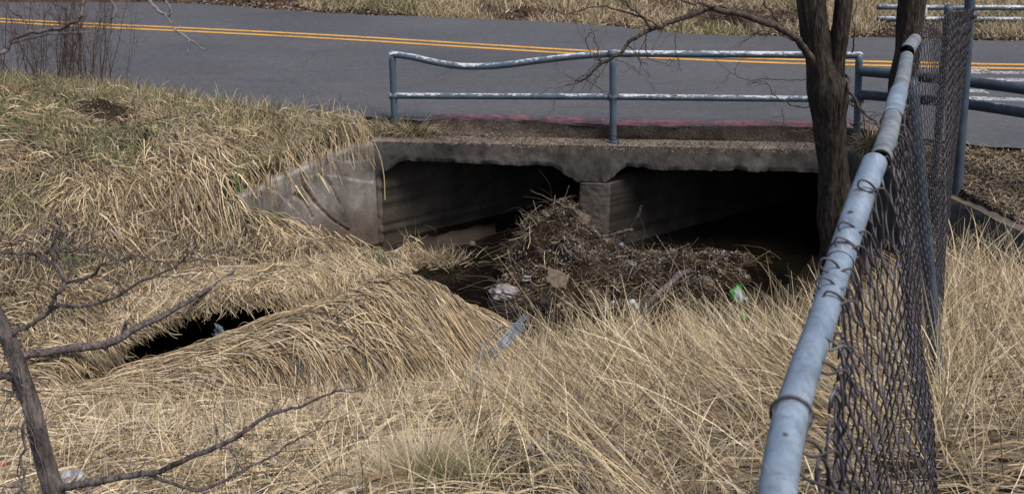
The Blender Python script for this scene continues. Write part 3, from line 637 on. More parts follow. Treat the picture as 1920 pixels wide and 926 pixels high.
# ------------------------------------------------------------------ trees
def branch_path(pts, n=40, wob=.006, seed=0):
    p = smooth_path(pts, n); R = np.random.default_rng(seed); w = np.cumsum(R.normal(0, wob, (n, 3)), axis=0); w -= np.linspace(0, 1, n)[:, None] * w[-1]
    p[:, :3] += w; return p
def twigs(mb, path, r0, count, L, seed, depth=2, up=.4, tmin=.15, cc=(1, 1, 1)):
    R = np.random.default_rng(seed); n = len(path)
    for c in range(count):
        i = int(R.uniform(tmin, .97) * (n - 1)); base = path[i, :3]; tg = path[min(i + 1, n - 1), :3] - path[i - 1, :3]; tg /= np.linalg.norm(tg) + 1e-9
        d = tg * R.uniform(.3, .9) + R.normal(0, .6, 3) * [1, .6, 1] + [0, 0, up * R.uniform(-.3, 1)]; d /= np.linalg.norm(d)
        m = 9; l = L * R.uniform(.4, 1.1); st = l / m; P = [base]
        for k in range(m - 1):
            d = d + R.normal(0, .22, 3); d /= np.linalg.norm(d); P.append(P[-1] + d * st)
        P = np.array(P); rr = np.linspace(r0 * R.uniform(.6, 1), r0 * .3, m); mb.tube(P, rr, 5, cap=False, c=cc)
        if depth > 1: twigs(mb, P, r0 * .6, 3, L * .5, seed * 31 + c, depth - 1, up, .2, cc)
def px_path(pts): return np.array([PD(x, y, D) for x, y, D in pts])
# tree beside the right barrel
bD = 10.0
tb = PD(1572, 560, bD); tb[2] = gz(tb[0], tb[1])
tr1 = empty('bare_tree', tb, 'bare rough barked tree forking low in front of the right culvert opening', 'tree')
def trunk(pts, rad, name, parent, mat=M_BARK, seed=0, sides=56, n=220, rough=.15):
    P = smooth_path(np.column_stack([px_path(pts), rad]), n); b = MB(); b.tube(P[:, :3], P[:, 3], sides, rough=rough, seed=200 + seed); b.build(name, mat, parent); return P
S = bD / 1900
trunk([(1572, 640, bD), (1570, 520, bD), (1567, 420, bD), (1562, 320, bD), (1555, 230, bD), (1551, 170, bD), (1540, 120, bD), (1530, 60, bD), (1522, 0, bD), (1515, -60, bD), (1500, -160, bD)],
      [.20, .175, .16, .15, .148, .17, .13, .125, .13, .13, .11], 'trunk', tr1)
trunk([(1556, 185, bD), (1566, 130, bD - .02), (1575, 70, bD - .05), (1582, 10, bD - .05), (1592, -60, bD), (1610, -160, bD)], [.13, .095, .08, .075, .07, .05], 'limb', tr1, seed=3, n=90, sides=28)
b = MB(); bp = branch_path(px_path([(1550, 175, bD), (1530, 125, bD - .02), (1508, 88, bD - .1), (1470, 48, bD - .3), (1410, 22, bD - .4), (1340, 10, bD - .5), (1280, 28, bD - .6), (1225, 52, bD - .6), (1185, 75, bD - .6), (1160, 97, bD - .6), (1130, 118, bD - .6), (1092, 150, bD - .6), (1078, 152, bD - .6)]), 90, .006, 4)
b.tube(bp, np.interp(np.arange(90), [0, 12, 40, 89], [.055, .036, .026, .008]), 10)
for q, r in (([(1340, 12, 9.5), (1290, 2, 9.4), (1230, -20, 9.4)], .014), ([(1225, 52, 9.4), (1190, 30, 9.4), (1165, 5, 9.4), (1135, -30, 9.4)], .011), ([(1230, 50, 9.4), (1175, 20, 9.4), (1130, 12, 9.4), (1060, 25, 9.4), (1020, 5, 9.4)], .009),
             ([(1130, 118, 9.4), (1105, 100, 9.4), (1100, 70, 9.4), (1118, 55, 9.4)], .007), ([(1130, 118, 9.4), (1115, 80, 9.4), (1105, 55, 9.4)], .006), ([(1470, 48, 9.7), (1435, 10, 9.6), (1425, -20, 9.6)], .012), ([(1290, 28, 9.4), (1270, 70, 9.4), (1268, 110, 9.4), (1278, 135, 9.4)], .006), ([(1212, 58, 9.4), (1208, 100, 9.4), (1235, 122, 9.4), (1265, 115, 9.4)], .006), ([(1500, 85, 9.8), (1450, 60, 9.8), (1410, 68, 9.7), (1385, 88, 9.7)], .007),
             ([(1160, 100, 9.4), (1110, 125, 9.4), (1080, 150, 9.4), (1055, 135, 9.4)], .005)):
    pp = branch_path(px_path(q), 24, .008, int(q[0][0])); b.tube(pp, np.linspace(r, r * .35, 24), 7)
    twigs(b, pp, r * .35, 4, .35, int(q[0][1]) + 9, 2, 0)
twigs(b, bp, .006, 12, .45, 77, 2, -.1, .35)
b.build('branch', M_TWIG, tr1)
b = MB()
for q, r in (([(1588, 140, bD), (1600, 175, 9.8), (1620, 205, 9.7), (1650, 242, 9.6)], .018), ([(1585, 180, bD), (1610, 205, 9.8), (1640, 222, 9.7)], .009), ([(1590, 235, bD), (1620, 228, 9.8), (1645, 235, 9.7)], .008),
             ([(1530, 200, bD), (1470, 190, 9.8), (1430, 150, 9.8), (1400, 160, 9.8)], .008), ([(1525, 150, bD), (1450, 145, 9.8), (1400, 152, 9.8), (1340, 110, 9.8)], .006), ([(1525, 245, bD), (1490, 248, 9.7), (1465, 222, 9.7), (1465, 200, 9.7)], .007), ([(1600, 100, bD), (1600, 40, 9.8), (1608, -20, 9.8)], .008)):
    pp = branch_path(px_path(q), 24, .008, int(q[0][1])); b.tube(pp, np.linspace(r, r * .35, 24), 6); twigs(b, pp, r * .4, 4, .32, int(q[1][0]), 2, 0)
b.build('side_branch', M_TWIG, tr1)
# second trunk behind the fence
t2 = PD(1690, 262, 11.9); t2[2] = -.1
tr2 = empty('bare_tree', t2, 'straight dark trunk half hidden behind the top of the chain link fence', 'tree')
trunk([(1688, 275, 11.6), (1690, 200, 11.6), (1699, 120, 11.6), (1706, 40, 11.6), (1710, -40, 11.6), (1716, -160, 11.6)], [.15, .14, .125, .125, .125, .11], 'trunk', tr2, seed=8)
b = MB(); pp = branch_path(px_path([(1722, 10, 11.6), (1690, -40, 11.5), (1650, -120, 11.4)]), 20, .01, 2); b.tube(pp, np.linspace(.03, .01, 20), 8); b.build('branch', M_TWIG, tr2)
# foreground tree at the left edge
fb = rp(110, 960, 3.2); tr3 = empty('bare_tree', fb, 'leaning grey brown tree close to the camera at the lower left corner', 'tree')
def vp(pts): return np.array([rp(*p) for p in pts])
tP = smooth_path(np.column_stack([vp([(140, 1150, 3.15), (112, 960, 3.0), (80, 850, 2.95), (58, 760, 2.9), (28, 670, 2.85), (-12, 580, 2.8), (-80, 470, 2.7), (-160, 340, 2.6), (-200, 150, 2.6)]), [.031, .028, .026, .023, .021, .019, .017, .015, .014]]), 150)
MB().tube(tP[:, :3], tP[:, 3], 30, rough=.07, seed=240).build('trunk', M_BARKG, tr3)
FB = [([(100, 915, 2.97), (200, 895, 2.95), (300, 873, 2.92), (420, 820, 2.9), (500, 775, 2.88), (580, 748, 2.86), (652, 728, 2.85)], .0115, .0022),
      ([(270, 880, 2.93), (390, 915, 2.9), (450, 885, 2.9), (510, 850, 2.9), (570, 815, 2.9), (620, 788, 2.9)], .0055, .0015),
      ([(20, 628, 2.83), (60, 600, 2.82), (100, 570, 2.8), (140, 563, 2.8), (210, 548, 2.8), (270, 515, 2.78), (320, 500, 2.78), (370, 455, 2.75)], .0068, .0015),
      ([(95, 575, 2.8), (122, 535, 2.8), (118, 505, 2.78), (85, 475, 2.78), (40, 472, 2.78), (-20, 470, 2.78)], .0055, .0036),
      ([(122, 530, 2.8), (165, 520, 2.8), (195, 495, 2.78), (260, 482, 2.77), (330, 488, 2.77), (400, 492, 2.75)], .0045, .0012),
      ([(85, 475, 2.78), (110, 460, 2.76), (140, 445, 2.76)], .004, .002),
      ([(-10, 700, 2.85), (15, 718, 2.86), (40, 745, 2.88)], .008, .010),
      ([(30, 680, 2.86), (32, 760, 2.8), (28, 860, 2.8), (35, 940, 2.8)], .0045, .003)]
for k, (q, r0, r1) in enumerate(FB):
    b = MB(); pp = branch_path(vp(q), 50, .0022, 300 + k); b.tube(pp, np.linspace(r0, r1, 50), 9, rough=.06, seed=260 + k)
    twigs(b, pp, min(max(r1, .0014), .0020), 16, .24, 310 + k, 2, .2); b.build('branch', M_BARKG, tr3)
# its upper limb re-enters the frame at the top left
b = MB(); pp = branch_path(vp([(-180, 240, 2.6), (-90, 150, 2.6), (-10, 97, 2.6), (22, 82, 2.6), (50, 42, 2.6), (75, 34, 2.6), (130, 27, 2.6), (142, 15, 2.6), (160, -12, 2.6), (200, -60, 2.6)]), 70, .003, 5)
b.tube(pp, np.interp(np.arange(70), [0, 25, 69], [.010, .0055, .0040]), 10, rough=.06)
for q, r in (([(22, 80, 2.6), (60, 70, 2.6), (100, 56, 2.6), (190, 64, 2.6)], .003), ([(50, 42, 2.6), (20, 12, 2.6), (10, -20, 2.6)], .003), ([(75, 34, 2.6), (60, 0, 2.6)], .002), ([(130, 27, 2.6), (110, 5, 2.6), (85, -15, 2.6)], .002)):
    q_ = branch_path(vp(q), 20, .002, 7); b.tube(q_, np.linspace(r, r * .5, 20), 6); twigs(b, q_, r * .4, 3, .12, 9, 1, .1)
b.build('branch', M_BARKG, tr3)
b = MB()
lim = branch_path(vp([(-200, 150, 2.6), (-60, -160, 2.6), (120, -260, 2.6), (260, -120, 2.6), (282, -10, 2.6), (318, 25, 2.6), (330, 45, 2.6), (352, 70, 2.6), (372, 88, 2.6), (386, 95, 2.6)]), 80, .002, 5)
b.tube(lim, np.interp(np.arange(80), [0, 30, 79], [.012, .006, .0018]), 7)
for q in ([(318, 22, 2.6), (308, 2, 2.6), (322, -10, 2.6)], [(356, 74, 2.6), (354, 88, 2.6), (350, 103, 2.6)], [(205, -180, 2.6), (200, -10, 2.6), (212, 18, 2.6), (207, 38, 2.6)], [(320, 24, 2.6), (318, 38, 2.6), (340, 52, 2.6)]):
    b.tube(branch_path(vp(q), 16, .002, int(q[0][0])), np.linspace(.003, .0015, 16), 5)
b.build('pale_branch', M_PALE, tr3)
# reddish shrub by the road
sb = PZ(140, 165, .1); shr = empty('bare_shrub', sb, 'leafless reddish brown shrub of thin stems at the road edge, upper left', 'shrub')
b = MB(); R = np.random.default_rng(12)
for k in range(70):
    x = R.normal(115, 62); D0 = sb[1] + R.uniform(-.6, .5); x = np.clip(x, -60, 235)
    base = PZ(x, 155 + R.uniform(-12, 22), .05); H = R.uniform(.7, 1.9); lean = R.normal(.05, .22); m = 14
    P = [base]; d = np.array([lean, R.normal(0, .15), 1.]); d /= np.linalg.norm(d)
    for j in range(m): d = d + R.normal(0, .05, 3); d /= np.linalg.norm(d); P.append(P[-1] + d * H / m)
    P = np.array(P); r = R.uniform(.0025, .007); b.tube(P, np.linspace(r, r * .3, m + 1), 5, c=(1.15, .95, .9)); twigs(b, P, r * .45, 9, .5, 400 + k, 2, .6, .2, (1.15, .95, .9))
b.build('stems', M_TWIG, shr)

# ------------------------------------------------------------------ fallen wood
def thing_path(name, label, cat, pts, rads, mat, seed, zoff=.0, n=60, tw=0, group=None, rough=.1, world=False):
    P = np.array(pts) if world else px_path(pts); P = smooth_path(np.column_stack([P, rads]), n); R = np.random.default_rng(seed)
    P[:, :3] += np.cumsum(R.normal(0, .0015, (n, 3)), 0)
    b = MB().tube(P[:, :3], P[:, 3], 14, rough=rough, seed=seed)
    if tw: twigs(b, P, .005, tw, .25, seed + 1, 1, .3, .2)
    return tag(b.build(name, mat), label, cat, group)
log = [(30, 668, 8.65), (120, 655, 8.75), (205, 642, 8.85), (265, 610, 9.0), (310, 590, 9.1), (370, 555, 9.35), (440, 508, 9.7)]
def sod(x, y, lift):
    Ds = np.linspace(3, 16, 900); r = ray(x, y); k = Ds / r[1]; X = r[0] * k; Z = CH + r[2] * k; i = np.argmax(Z < gzu(X, Ds) + lift); return (x, y, Ds[i])
log = [sod(x, y, l) for (x, y, D), l in zip(log, (.22, .20, .17, .16, .14, .12, .10))]
o = thing_path('fallen_branch', 'long grey dead branch lying across the dark channel at left', 'branch', log, [.036, .038, .036, .031, .027, .020, .011], M_BARKG, 500)
for q in ([(232, 618, 8.92), (234, 598, 8.9)], [(425, 520, 9.6), (432, 500, 9.6)], [(355, 560, 9.3), (358, 545, 9.3)]): pass
thing_path('stick', 'short bare stick below the long fallen branch over the channel', 'stick', [(175, 674, 8.9), (225, 680, 8.95), (300, 679, 9.05)], [.018, .017, .012], M_BARKG, 501)
thing_path('stick', 'forked stick stub standing on the long fallen branch', 'stick', [(231, 626, sod(231, 626, .12)[2]), (233, 610, sod(231, 626, .12)[2] - .02), (236, 596, sod(231, 626, .12)[2] - .02)], [.022, .02, .016], M_BARKG, 502)
thing_path('stick', 'stout broken stick sticking up right of the pier beside the debris', 'stick', [(1165, 450, 11.2), (1183, 425, 11.3), (1196, 398, 11.35), (1201, 382, 11.4)], [.020, .021, .020, .016], M_BARK, 503)
thing_path('stick', 'grey stick lying flat across the top of the debris pile', 'stick', [(1130, 445, 11.0), (1160, 437, 11.05), (1186, 432, 11.1)], [.014, .016, .017], M_BARKG, 504)
thing_path('fallen_branch', 'curved smooth branch leaning from the water onto the low debris at right', 'branch', [(1195, 590, 9.7), (1225, 560, 9.85), (1255, 535, 10.1), (1278, 514, 10.4), (1298, 511, 10.5)], [.026, .03, .034, .034, .02], M_BARKG, 505)
thing_path('stick', 'wavy bleached twig rising from the near grass beside the channel post', 'stick', [(872, 800, 5.2), (880, 735, 5.6), (896, 690, 5.9), (903, 655, 6.1), (922, 628, 6.2), (940, 614, 6.2), (958, 618, 6.2)], [.012, .011, .010, .009, .008, .006, .004], M_PALE, 506, tw=3)
thing_path('stick', 'upright bleached twig to the left of the wavy one, in the grass', 'stick', [(652, 735, 6.2), (650, 712, 6.3), (651, 690, 6.3)], [.008, .006, .004], M_PALE, 507)
for k, (lab, q, r) in enumerate((('dead grey stick lying in the grass at bottom centre, pointing at the camera', [(1092, 862), (1097, 885), (1110, 925)], .013), ('thin dead stick lying crosswise in the foreground grass right of centre', [(905, 845), (970, 850), (1040, 862), (1085, 856)], .010), ('bent twig lying in the grass above the crosswise stick', [(985, 840), (1020, 810), (1062, 778), (1072, 730)], .006))):
    P = []
    for x, y in q:
        D = 3.0
        for D in np.linspace(1.5, 9, 400):
            p = PD(x, y, D)
            if p[2] < gz(p[0], p[1]) + .07: break
        P.append(p)
    thing_path('stick', lab, 'stick', P, [r] * len(P), M_BARKG if k != 2 else M_PALE, 510 + k, world=True)

# ------------------------------------------------------------------ grass
STRAW = np.array([(.56, .43, .26), (.45, .33, .185), (.72, .60, .41), (.25, .175, .10), (.10, .07, .043), (.46, .39, .30)])
def straw(n, R, w=(3, 3, 1.6, 2, 1.2, 1.2)):
    w = np.array(w) / sum(w); c = STRAW[R.choice(6, n, p=w)]; return c * (.45 + .8 * R.uniform(0, 1, (n, 1)))
class Grass:
    def __init__(s): s.V = []; s.Q = []; s.C = []; s.n = 0
    def strips(s, P, Wd, wv, C):            # P (N,K,3) centre lines, Wd (N,K) half widths, wv (N,K,3) side vectors
        ok = np.linalg.norm(np.diff(P, axis=1), axis=2).max(1) < .28; P, Wd, wv, C = P[ok], Wd[ok], wv[ok], C[ok]
        N, K = P.shape[:2]
        V = np.stack([P - wv * Wd[..., None], P + wv * Wd[..., None]], 2).reshape(-1, 3)
        i = (np.arange(N)[:, None] * K + np.arange(K - 1)[None]) * 2
        Q = np.stack([i, i + 1, i + 3, i + 2], -1).reshape(-1, 4) + s.n
        s.V.append(V.astype(np.float32)); s.Q.append(Q); s.n += len(V)
        s.C.append(np.repeat(C, K * 2, axis=0).astype(np.float32))
    def build(s, name, label, cat='grass', mat=None, group=None):
        me = make_mesh(name, np.vstack(s.V), np.vstack(s.Q), None, np.vstack(s.C), False); me.materials.append(mat or M_BLADE)
        o = bpy.data.objects.new(name, me); col.objects.link(o); return tag(o, label, cat, group, 'stuff')
def visible(x, y, z, m=90):
    px, py, d = proj(np.stack([x, y, z], -1)); return (px > -m) & (px < 1920 + m) & (py > -m) & (py < 926 + m * 2.2) & (d > .3)
def standing(G, x, y, L, az, th0, bend, w, C, R, K=5, z=None, kink=0):
    N = len(x); z = gz(x, y) - .02 if z is None else z
    P = np.zeros((N, K, 3)); P[:, 0] = np.stack([x, y, z], -1); th = th0.copy(); a = az.copy(); st = L / (K - 1)
    T = np.zeros((N, K, 3))
    for k in range(K):
        T[:, k] = np.stack([np.sin(th) * np.cos(a), np.sin(th) * np.sin(a), np.cos(th)], -1)
        if k < K - 1:
            P[:, k + 1] = P[:, k] + T[:, k] * st[:, None]; th = th + bend / (K - 1) + R.normal(0, kink, N); a = a + R.normal(0, .08 + kink * .3, N)
    g = gz(P[..., 0], P[..., 1]) + .006; P[..., 2] = np.maximum(P[..., 2], g)
    sv = np.cross(T, np.stack([R.normal(0, .5, N), -np.ones(N), R.normal(.3, .5, N)], -1)[:, None]); sv /= np.linalg.norm(sv, axis=2)[..., None] + 1e-9
    t = np.linspace(0, 1, K)[None]; G.strips(P, w[:, None] * (1 - .75 * t**1.6), sv, C)
def draped(G, x, y, L, az, w, C, R, K=6, lift=.05, arch=.05, curl=.25):
    N = len(x); P = np.zeros((N, K, 3)); a = az.copy(); cx, cy = x.copy(), y.copy(); l0 = R.uniform(0, 1, N)**1.5 * lift; ar = R.uniform(-.3, 1, N) * arch
    dc = R.normal(0, curl, N)
    for k in range(K):
        t = k / (K - 1); P[:, k] = np.stack([cx, cy, gz(cx, cy) + .006 + l0 + ar * np.sin(math.pi * t) + .3 * ar * t], -1)
        cx = cx + np.cos(a) * L / (K - 1); cy = cy + np.sin(a) * L / (K - 1); a = a + dc / (K - 1) + R.normal(0, .06, N)
    # limit drops: overhanging blades droop rather than fall straight down
    for k in range(1, K): P[:, k, 2] = np.maximum(P[:, k, 2], P[:, k - 1, 2] - L / (K - 1) * 1.1)
    inside = (P[..., 0] > CHF[0, 0] + .05) & (P[..., 0] < CHF[-4, 0]) & (P[..., 1] > np.interp(P[..., 0], CHF[:, 0], CHF[:, 1]) + .05) & (P[..., 1] < np.interp(P[..., 0], CHB[:, 0], CHB[:, 1]) + .3)
    ok = inside.sum(1) <= (R.uniform(0, 1, N) < .25) * 2; P, L, w, C = P[ok], L[ok], w[ok], C[ok]; N = len(P)
    T = np.gradient(P, axis=1); sv = np.cross(T, np.stack([R.normal(0, .35, N), R.normal(-.5, .3, N), np.ones(N)], -1)[:, None]); sv /= np.linalg.norm(sv, axis=2)[..., None] + 1e-9
    t = np.linspace(0, 1, K)[None]; G.strips(P, w[:, None] * (1 - .7 * t**2), sv, C)
def scatter(n, x0, x1, y0, y1, R, dens=None):
    x = R.uniform(x0, x1, n); y = R.uniform(y0, y1, n); z = gz(x, y); m = visible(x, y, z)
    if dens is not None: m &= R.uniform(0, 1, n) < dens(x, y, z)
    return x[m], y[m], z[m]
dry = lambda z: sstep(-1.46, -1.30, z)
def chan(x, y):                         # 0 over the side channel and its undercut lip
    return ~((x > CHF[0, 0]) & (x < CHF[-1, 0]) & (y > np.interp(x, CHF[:, 0], CHF[:, 1]) - .06) & (y < np.interp(x, CHB[:, 0], CHB[:, 1]) + .62))
def cone_y(x): return seam_y(x)
# masks
def is_left(x, y, z): px, py, d = proj(np.stack([x, y, z], -1)); return px, py
MND = np.array([PZ(*q)[:2] for q in ((150, 735, -1.1), (300, 690, -1.05), (450, 650, -.95), (600, 620, -.88), (740, 605, -.86), (860, 620, -1.1))])
def mdist(x, y):
    best = np.full(np.shape(x), 9.)
    for k in range(len(MND) - 1):
        a, b_ = MND[k], MND[k + 1]; v = b_ - a; t = np.clip(((x - a[0]) * v[0] + (y - a[1]) * v[1]) / v.dot(v), 0, 1); best = np.minimum(best, np.hypot(x - a[0] - t * v[0], y - a[1] - t * v[1]))
    return best
R = np.random.default_rng(21)
def clump(x, y, s, k=.62):               # gather roots into tussocks; returns the outward direction and distance
    i, j = np.floor(x / s), np.floor(y / s); best = np.full(x.shape, 9.); bx = x.copy(); by = y.copy()
    for a in (-1, 0, 1):
        for b_ in (-1, 0, 1):
            ii, jj = i + a, j + b_; cx = (ii + .5 + .48 * np.sin(ii * 127.1 + jj * 311.7)) * s; cy = (jj + .5 + .48 * np.sin(ii * 269.5 + jj * 183.3)) * s
            d = np.hypot(x - cx, y - cy); m = d < best; best = np.where(m, d, best); bx = np.where(m, cx, bx); by = np.where(m, cy, by)
    return bx + (x - bx) * k, by + (y - by) * k, np.arctan2(y - by, x - bx), best
# 1 left bank, matted and drooping towards the creek
G = Grass()
def dl(x, y, z):
    px, py = is_left(x, y, z); s = seam_y(x)
    d = dry(z) * chan(x, y) * (y > 8.7) * ((px < 790)) * (mdist(x, y) > .55) * ~((y > seam_y(x) - .45) & (y < seam_y(x)) & (x > WL[0]) & (R.uniform(0, 1, x.shape) < .75)) * (y < yN(x) - .25)
    bare = np.exp(-(((px - 190) / 60)**2 + ((py - 195) / 25)**2)) + .6 * np.exp(-(((px - 480) / 90)**2 + ((py - 505) / 22)**2))
    inwing = (y > s - .10) & (y < s + .12) & (x > WL[0] - .05)
    return d * (np.hypot((x - DH[0]) / .42, (y - DH[1]) / .34) > 1) * (1 - .9 * np.clip(bare, 0, 1)) * (~inwing) * ((y < s) | (px < 800))
x, y, z = scatter(175000, -7.4, .2, 8.6, 15.2, R, dl)
cl = vnoise(x, y, .35, 160); keep = R.uniform(0, 1, len(x)) < .62 + .5 * cl; x, y, z = x[keep], y[keep], z[keep]
az = -math.pi / 2 + .5 + .9 * fbm(x, y, .8, 161, 2) + R.normal(0, .55, len(x))
grn = (vnoise(x, y, .7, 165) + .35 * sstep(9.8, 11.5, y) > .42) & (R.uniform(0, 1, len(x)) < .34)
C = straw(len(x), R, (3, 3, 1.5, 2.6, 2.4, 1.2)) * (.88 + .3 * vnoise(x, y, .4, 166))[:, None]; C[grn] = np.array([.12, .14, .055]) * R.uniform(.6, 1.4, (grn.sum(), 1))
nw = (x > WL[0] - .2) & (x < HA[0] + .2) & (y < seam_y(x)) & (y > seam_y(x) - 1.1)
h = (R.uniform(0, 1, len(x)) < .62) | nw
draped(G, x[h], y[h], R.uniform(.14, .42, h.sum()), az[h], R.uniform(0, 1, h.sum())**1.5 * .0055 + .0024, C[h], R, K=5, lift=.10, arch=.07, curl=.5)
h = ~h; x[h], y[h], ca, cd = clump(x[h], y[h], .30); az[h] = ca + R.normal(0, .5, h.sum()); standing(G, x[h], y[h], R.uniform(.10, .32, h.sum()) * (1 + .3 * vnoise(x[h], y[h], .5, 167)), az[h], R.uniform(.2, 1.2, h.sum()), R.uniform(.3, 1.6, h.sum()), R.uniform(.0020, .0042, h.sum()), C[h], R, K=4)
n = 24000; x = R.uniform(CHB[0, 0] - .3, CHB[-1, 0] + .1, n); y = np.interp(x, CHB[:, 0], CHB[:, 1]) + R.uniform(-.02, .8, n); n = len(x)
Lc = R.uniform(.12, .5, n); ac = -math.pi / 2 + R.normal(.2, .8, n) + .6 * vnoise(x, y, .5, 168); K = 6; P = np.zeros((n, K, 3)); cx, cy = x.copy(), y.copy(); off = R.uniform(-.10, .06, n); dr = R.uniform(.0, .5, n)**2.2
for k in range(K):
    t = k / (K - 1); over = np.clip(np.interp(cx, CHB[:, 0], CHB[:, 1]) + .02 - cy, 0, 1)
    P[:, k] = np.stack([cx, cy, gzu(cx, cy) + off - over * (.3 + 3 * dr)], -1); cx = cx + np.cos(ac) * Lc / (K - 1) * (1 - .55 * (over > .03)); cy = cy + np.sin(ac) * Lc / (K - 1) * (1 - .8 * (over > .03)); ac = ac + R.normal(0, .15, n)
T = np.gradient(P, axis=1); sv = np.cross(T, np.stack([R.normal(0, .4, n), np.full(n, -.6), np.ones(n)], -1)[:, None]); sv /= np.linalg.norm(sv, axis=2)[..., None] + 1e-9
G.strips(P, R.uniform(.0026, .0052, n)[:, None] * (1 - .7 * np.linspace(0, 1, K)[None]**2), sv, straw(n, R) * .92)
G.build('bank_grass', 'matted straw coloured grass hanging over the left bank and wing wall')
# 2 combed reed mound
G = Grass()
x, y, z = scatter(120000, -5.5, .4, 6.6, 10.2, R, lambda x, y, z: sstep(1.0, .75, mdist(x, y)) * sstep(-1.5, -1.35, z) * chan(x, y))
C = straw(len(x), R, (3, 3, 1.2, 2.8, 2.4, .8)) * .95
kp = R.uniform(0, 1, len(x)) < np.clip(.75 + .6 * vnoise(x, y, .28, 181), .15, 1); x, y, z, C = x[kp], y[kp], z[kp], C[kp]
fl = -.12 - .35 * sstep(-2.5, -.3, x) - .55 * sstep(-1.6, .0, x) * sstep(8.8, 8.0, y); az = fl + .22 * fbm(x, y, .7, 170, 2) + R.normal(0, 1, len(x)) * np.where(R.uniform(0, 1, len(x)) < .3, .75, .24)
az = np.where(x < -2.6, az + .35 * sstep(-2.6, -4, x) + R.normal(0, .35, len(x)), az)
nearc = (y > np.interp(x, CHF[:, 0], CHF[:, 1]) - .28) & (x < CHF[-1, 0]); az[nearc] = np.clip(az[nearc], -1.2, .16)
draped(G, x, y, R.uniform(0, 1, len(x))**1.5 * .8 + .12, az, R.uniform(.0028, .0062, len(x)), C, R, K=8, lift=.09, arch=.05, curl=.3)
G.build('mound_grass', 'long reeds combed flat over the rounded mound beside the channel')
# 3 near bank, left and centre: matted
G = Grass()
def dn(x, y, z): return dry(z) * chan(x, y) * sstep(.26, .44, pdist(x, y, DITCH)) * sstep(.5, .8, mdist(x, y)) * (y < 8.7) * (1 - .55 * sstep(6, 3, y) * 0)
x, y, z = scatter(125000, -5.5, 5.2, 1.6, 8.7, R, dn)
keep = R.uniform(0, 1, len(x)) < np.clip(.25 + y / 9, .3, 1) * np.clip(.62 + .75 * vnoise(x, y, .35, 171) + .3 * vnoise(x, y, .9, 173), .06, 1.2) * (1 - .85 * np.exp(-(((x - on_ground(60, 775)[0]) / .45)**2 + ((y - on_ground(60, 775)[1]) / .45)**2))) * (1 - .8 * np.exp(-(((x - on_ground(950, 865)[0]) / .35)**2 + ((y - on_ground(950, 865)[1]) / .3)**2))); x, y, z = x[keep], y[keep], z[keep]
px, py = is_left(x, y, z)
az = np.where(px < 900, .35, -.3) + 1.0 * fbm(x, y, .7, 172, 2) + R.normal(0, .6, len(x))
C = straw(len(x), R, (2.4, 3, 1.6, 3, 3.2, 2)) * np.where((px > 1000)[:, None], .8, 1.0)
draped(G, x, y, R.uniform(.10, .42, len(x)), az, (R.uniform(0, 1, len(x))**1.6 * .0056 + .0014) * np.clip(y / 5, .75, 1.4), C, R, K=5, lift=.07, arch=.05, curl=.6)
G.build('matted_grass', 'flattened dead grass matting the near bank')
# 4 near bank right: standing tall stalks
G = Grass()
def ds(x, y, z):
    px, py = is_left(x, y, z); return dry(z) * (y < 9.2) * (pdist(x, y, np.array([HB, RW, RW2])) > .55) * sstep(.2, .4, pdist(x, y, DITCH)) * sstep(820, 1080, px + 160 * vnoise(x, y, .6, 175)) * np.clip(.35 + .45 * sstep(900, 700, py) + .7 * vnoise(x, y, .3, 176), .05, 1)
x, y, z = scatter(46000, -.6, 5.6, 1.8, 9.3, R, ds)
px, py = is_left(x, y, z); n = len(x)
az = np.where(R.uniform(0, 1, n) < .62, math.pi, 0.2) + R.normal(0, .7, n) + .4 * vnoise(x, y, .8, 178)
C = straw(n, R, (3, 2, 2.6, 1.6, 1.8, 1.2)) * 1.15
L = R.uniform(0, 1, n)**1.4 * .52 + .10; L = L  * (1 + .35 * vnoise(x, y, .5, 177)) * np.where(px > 1700, 1.15, 1)
x, y, ca, cd = clump(x, y, .24); az = np.where(R.uniform(0, 1, n) < .7, ca + R.normal(0, .35, n), az)
low = sstep(640, 800, py + 60 * vnoise(x, y, .5, 183)) * sstep(1050, 1250, px) * (px < 1720) * (R.uniform(0, 1, n) < .8)
az = np.where(low > .5, math.pi - .25 + R.normal(0, .35, n), az)
standing(G, x, y, L * (1.1 - 1.2 * cd) * (1 + .25 * low), az, np.abs(R.normal(.12, .22, n)) + cd * 2.4 * (1 - low) + low * .62, R.uniform(.0, 1.0, n), (R.uniform(0, 1, n)**1.5 * .0022 + .0010) * np.clip(y / 5, .75, 1.4), C, R, K=6, kink=.06)
for (x0_, x1_, y0_, y1_, m_, l0_, l1_) in ((960, 1500, 650, 720, 420, .25, .62), (1740, 1930, 520, 640, 80, .35, .75), (1740, 1790, 480, 900, 260, .3, .7)):
    pts = np.array([on_ground(R.uniform(x0_, x1_), R.uniform(y0_, y1_)) for _ in range(m_)]); m2 = len(pts)
    standing(G, pts[:, 0], pts[:, 1], R.uniform(l0_, l1_, m2), np.where(R.uniform(0, 1, m2) < .65, math.pi, 0) + R.normal(0, .6, m2), np.abs(R.normal(.25, .25, m2)), R.uniform(0, .9, m2), R.uniform(.0016, .0028, m2), straw(m2, R, (2, 0, 4, 0, 0, 0)) * 1.1, R, K=7, kink=.05)
G.build('standing_grass', 'tall pale dry grass standing on the near bank and right of the fence')
# standing stalks on left near bank, sparse
G = Grass()
x, y, z = scatter(26000, -5, .8, 2.2, 8.0, R, lambda x, y, z: dry(z) * chan(x, y) * sstep(.45, .7, mdist(x, y)) * .5)
n = len(x); az = R.uniform(0, 6.3, n); standing(G, x, y, R.uniform(.1, .38, n), az, np.abs(R.normal(.3, .4, n)), R.uniform(.1, 1.2, n), R.uniform(.0012, .0028, n), straw(n, R, (3, 1, 4, .5, .3, 1.5)) * 1.15, R, K=5, kink=.08)
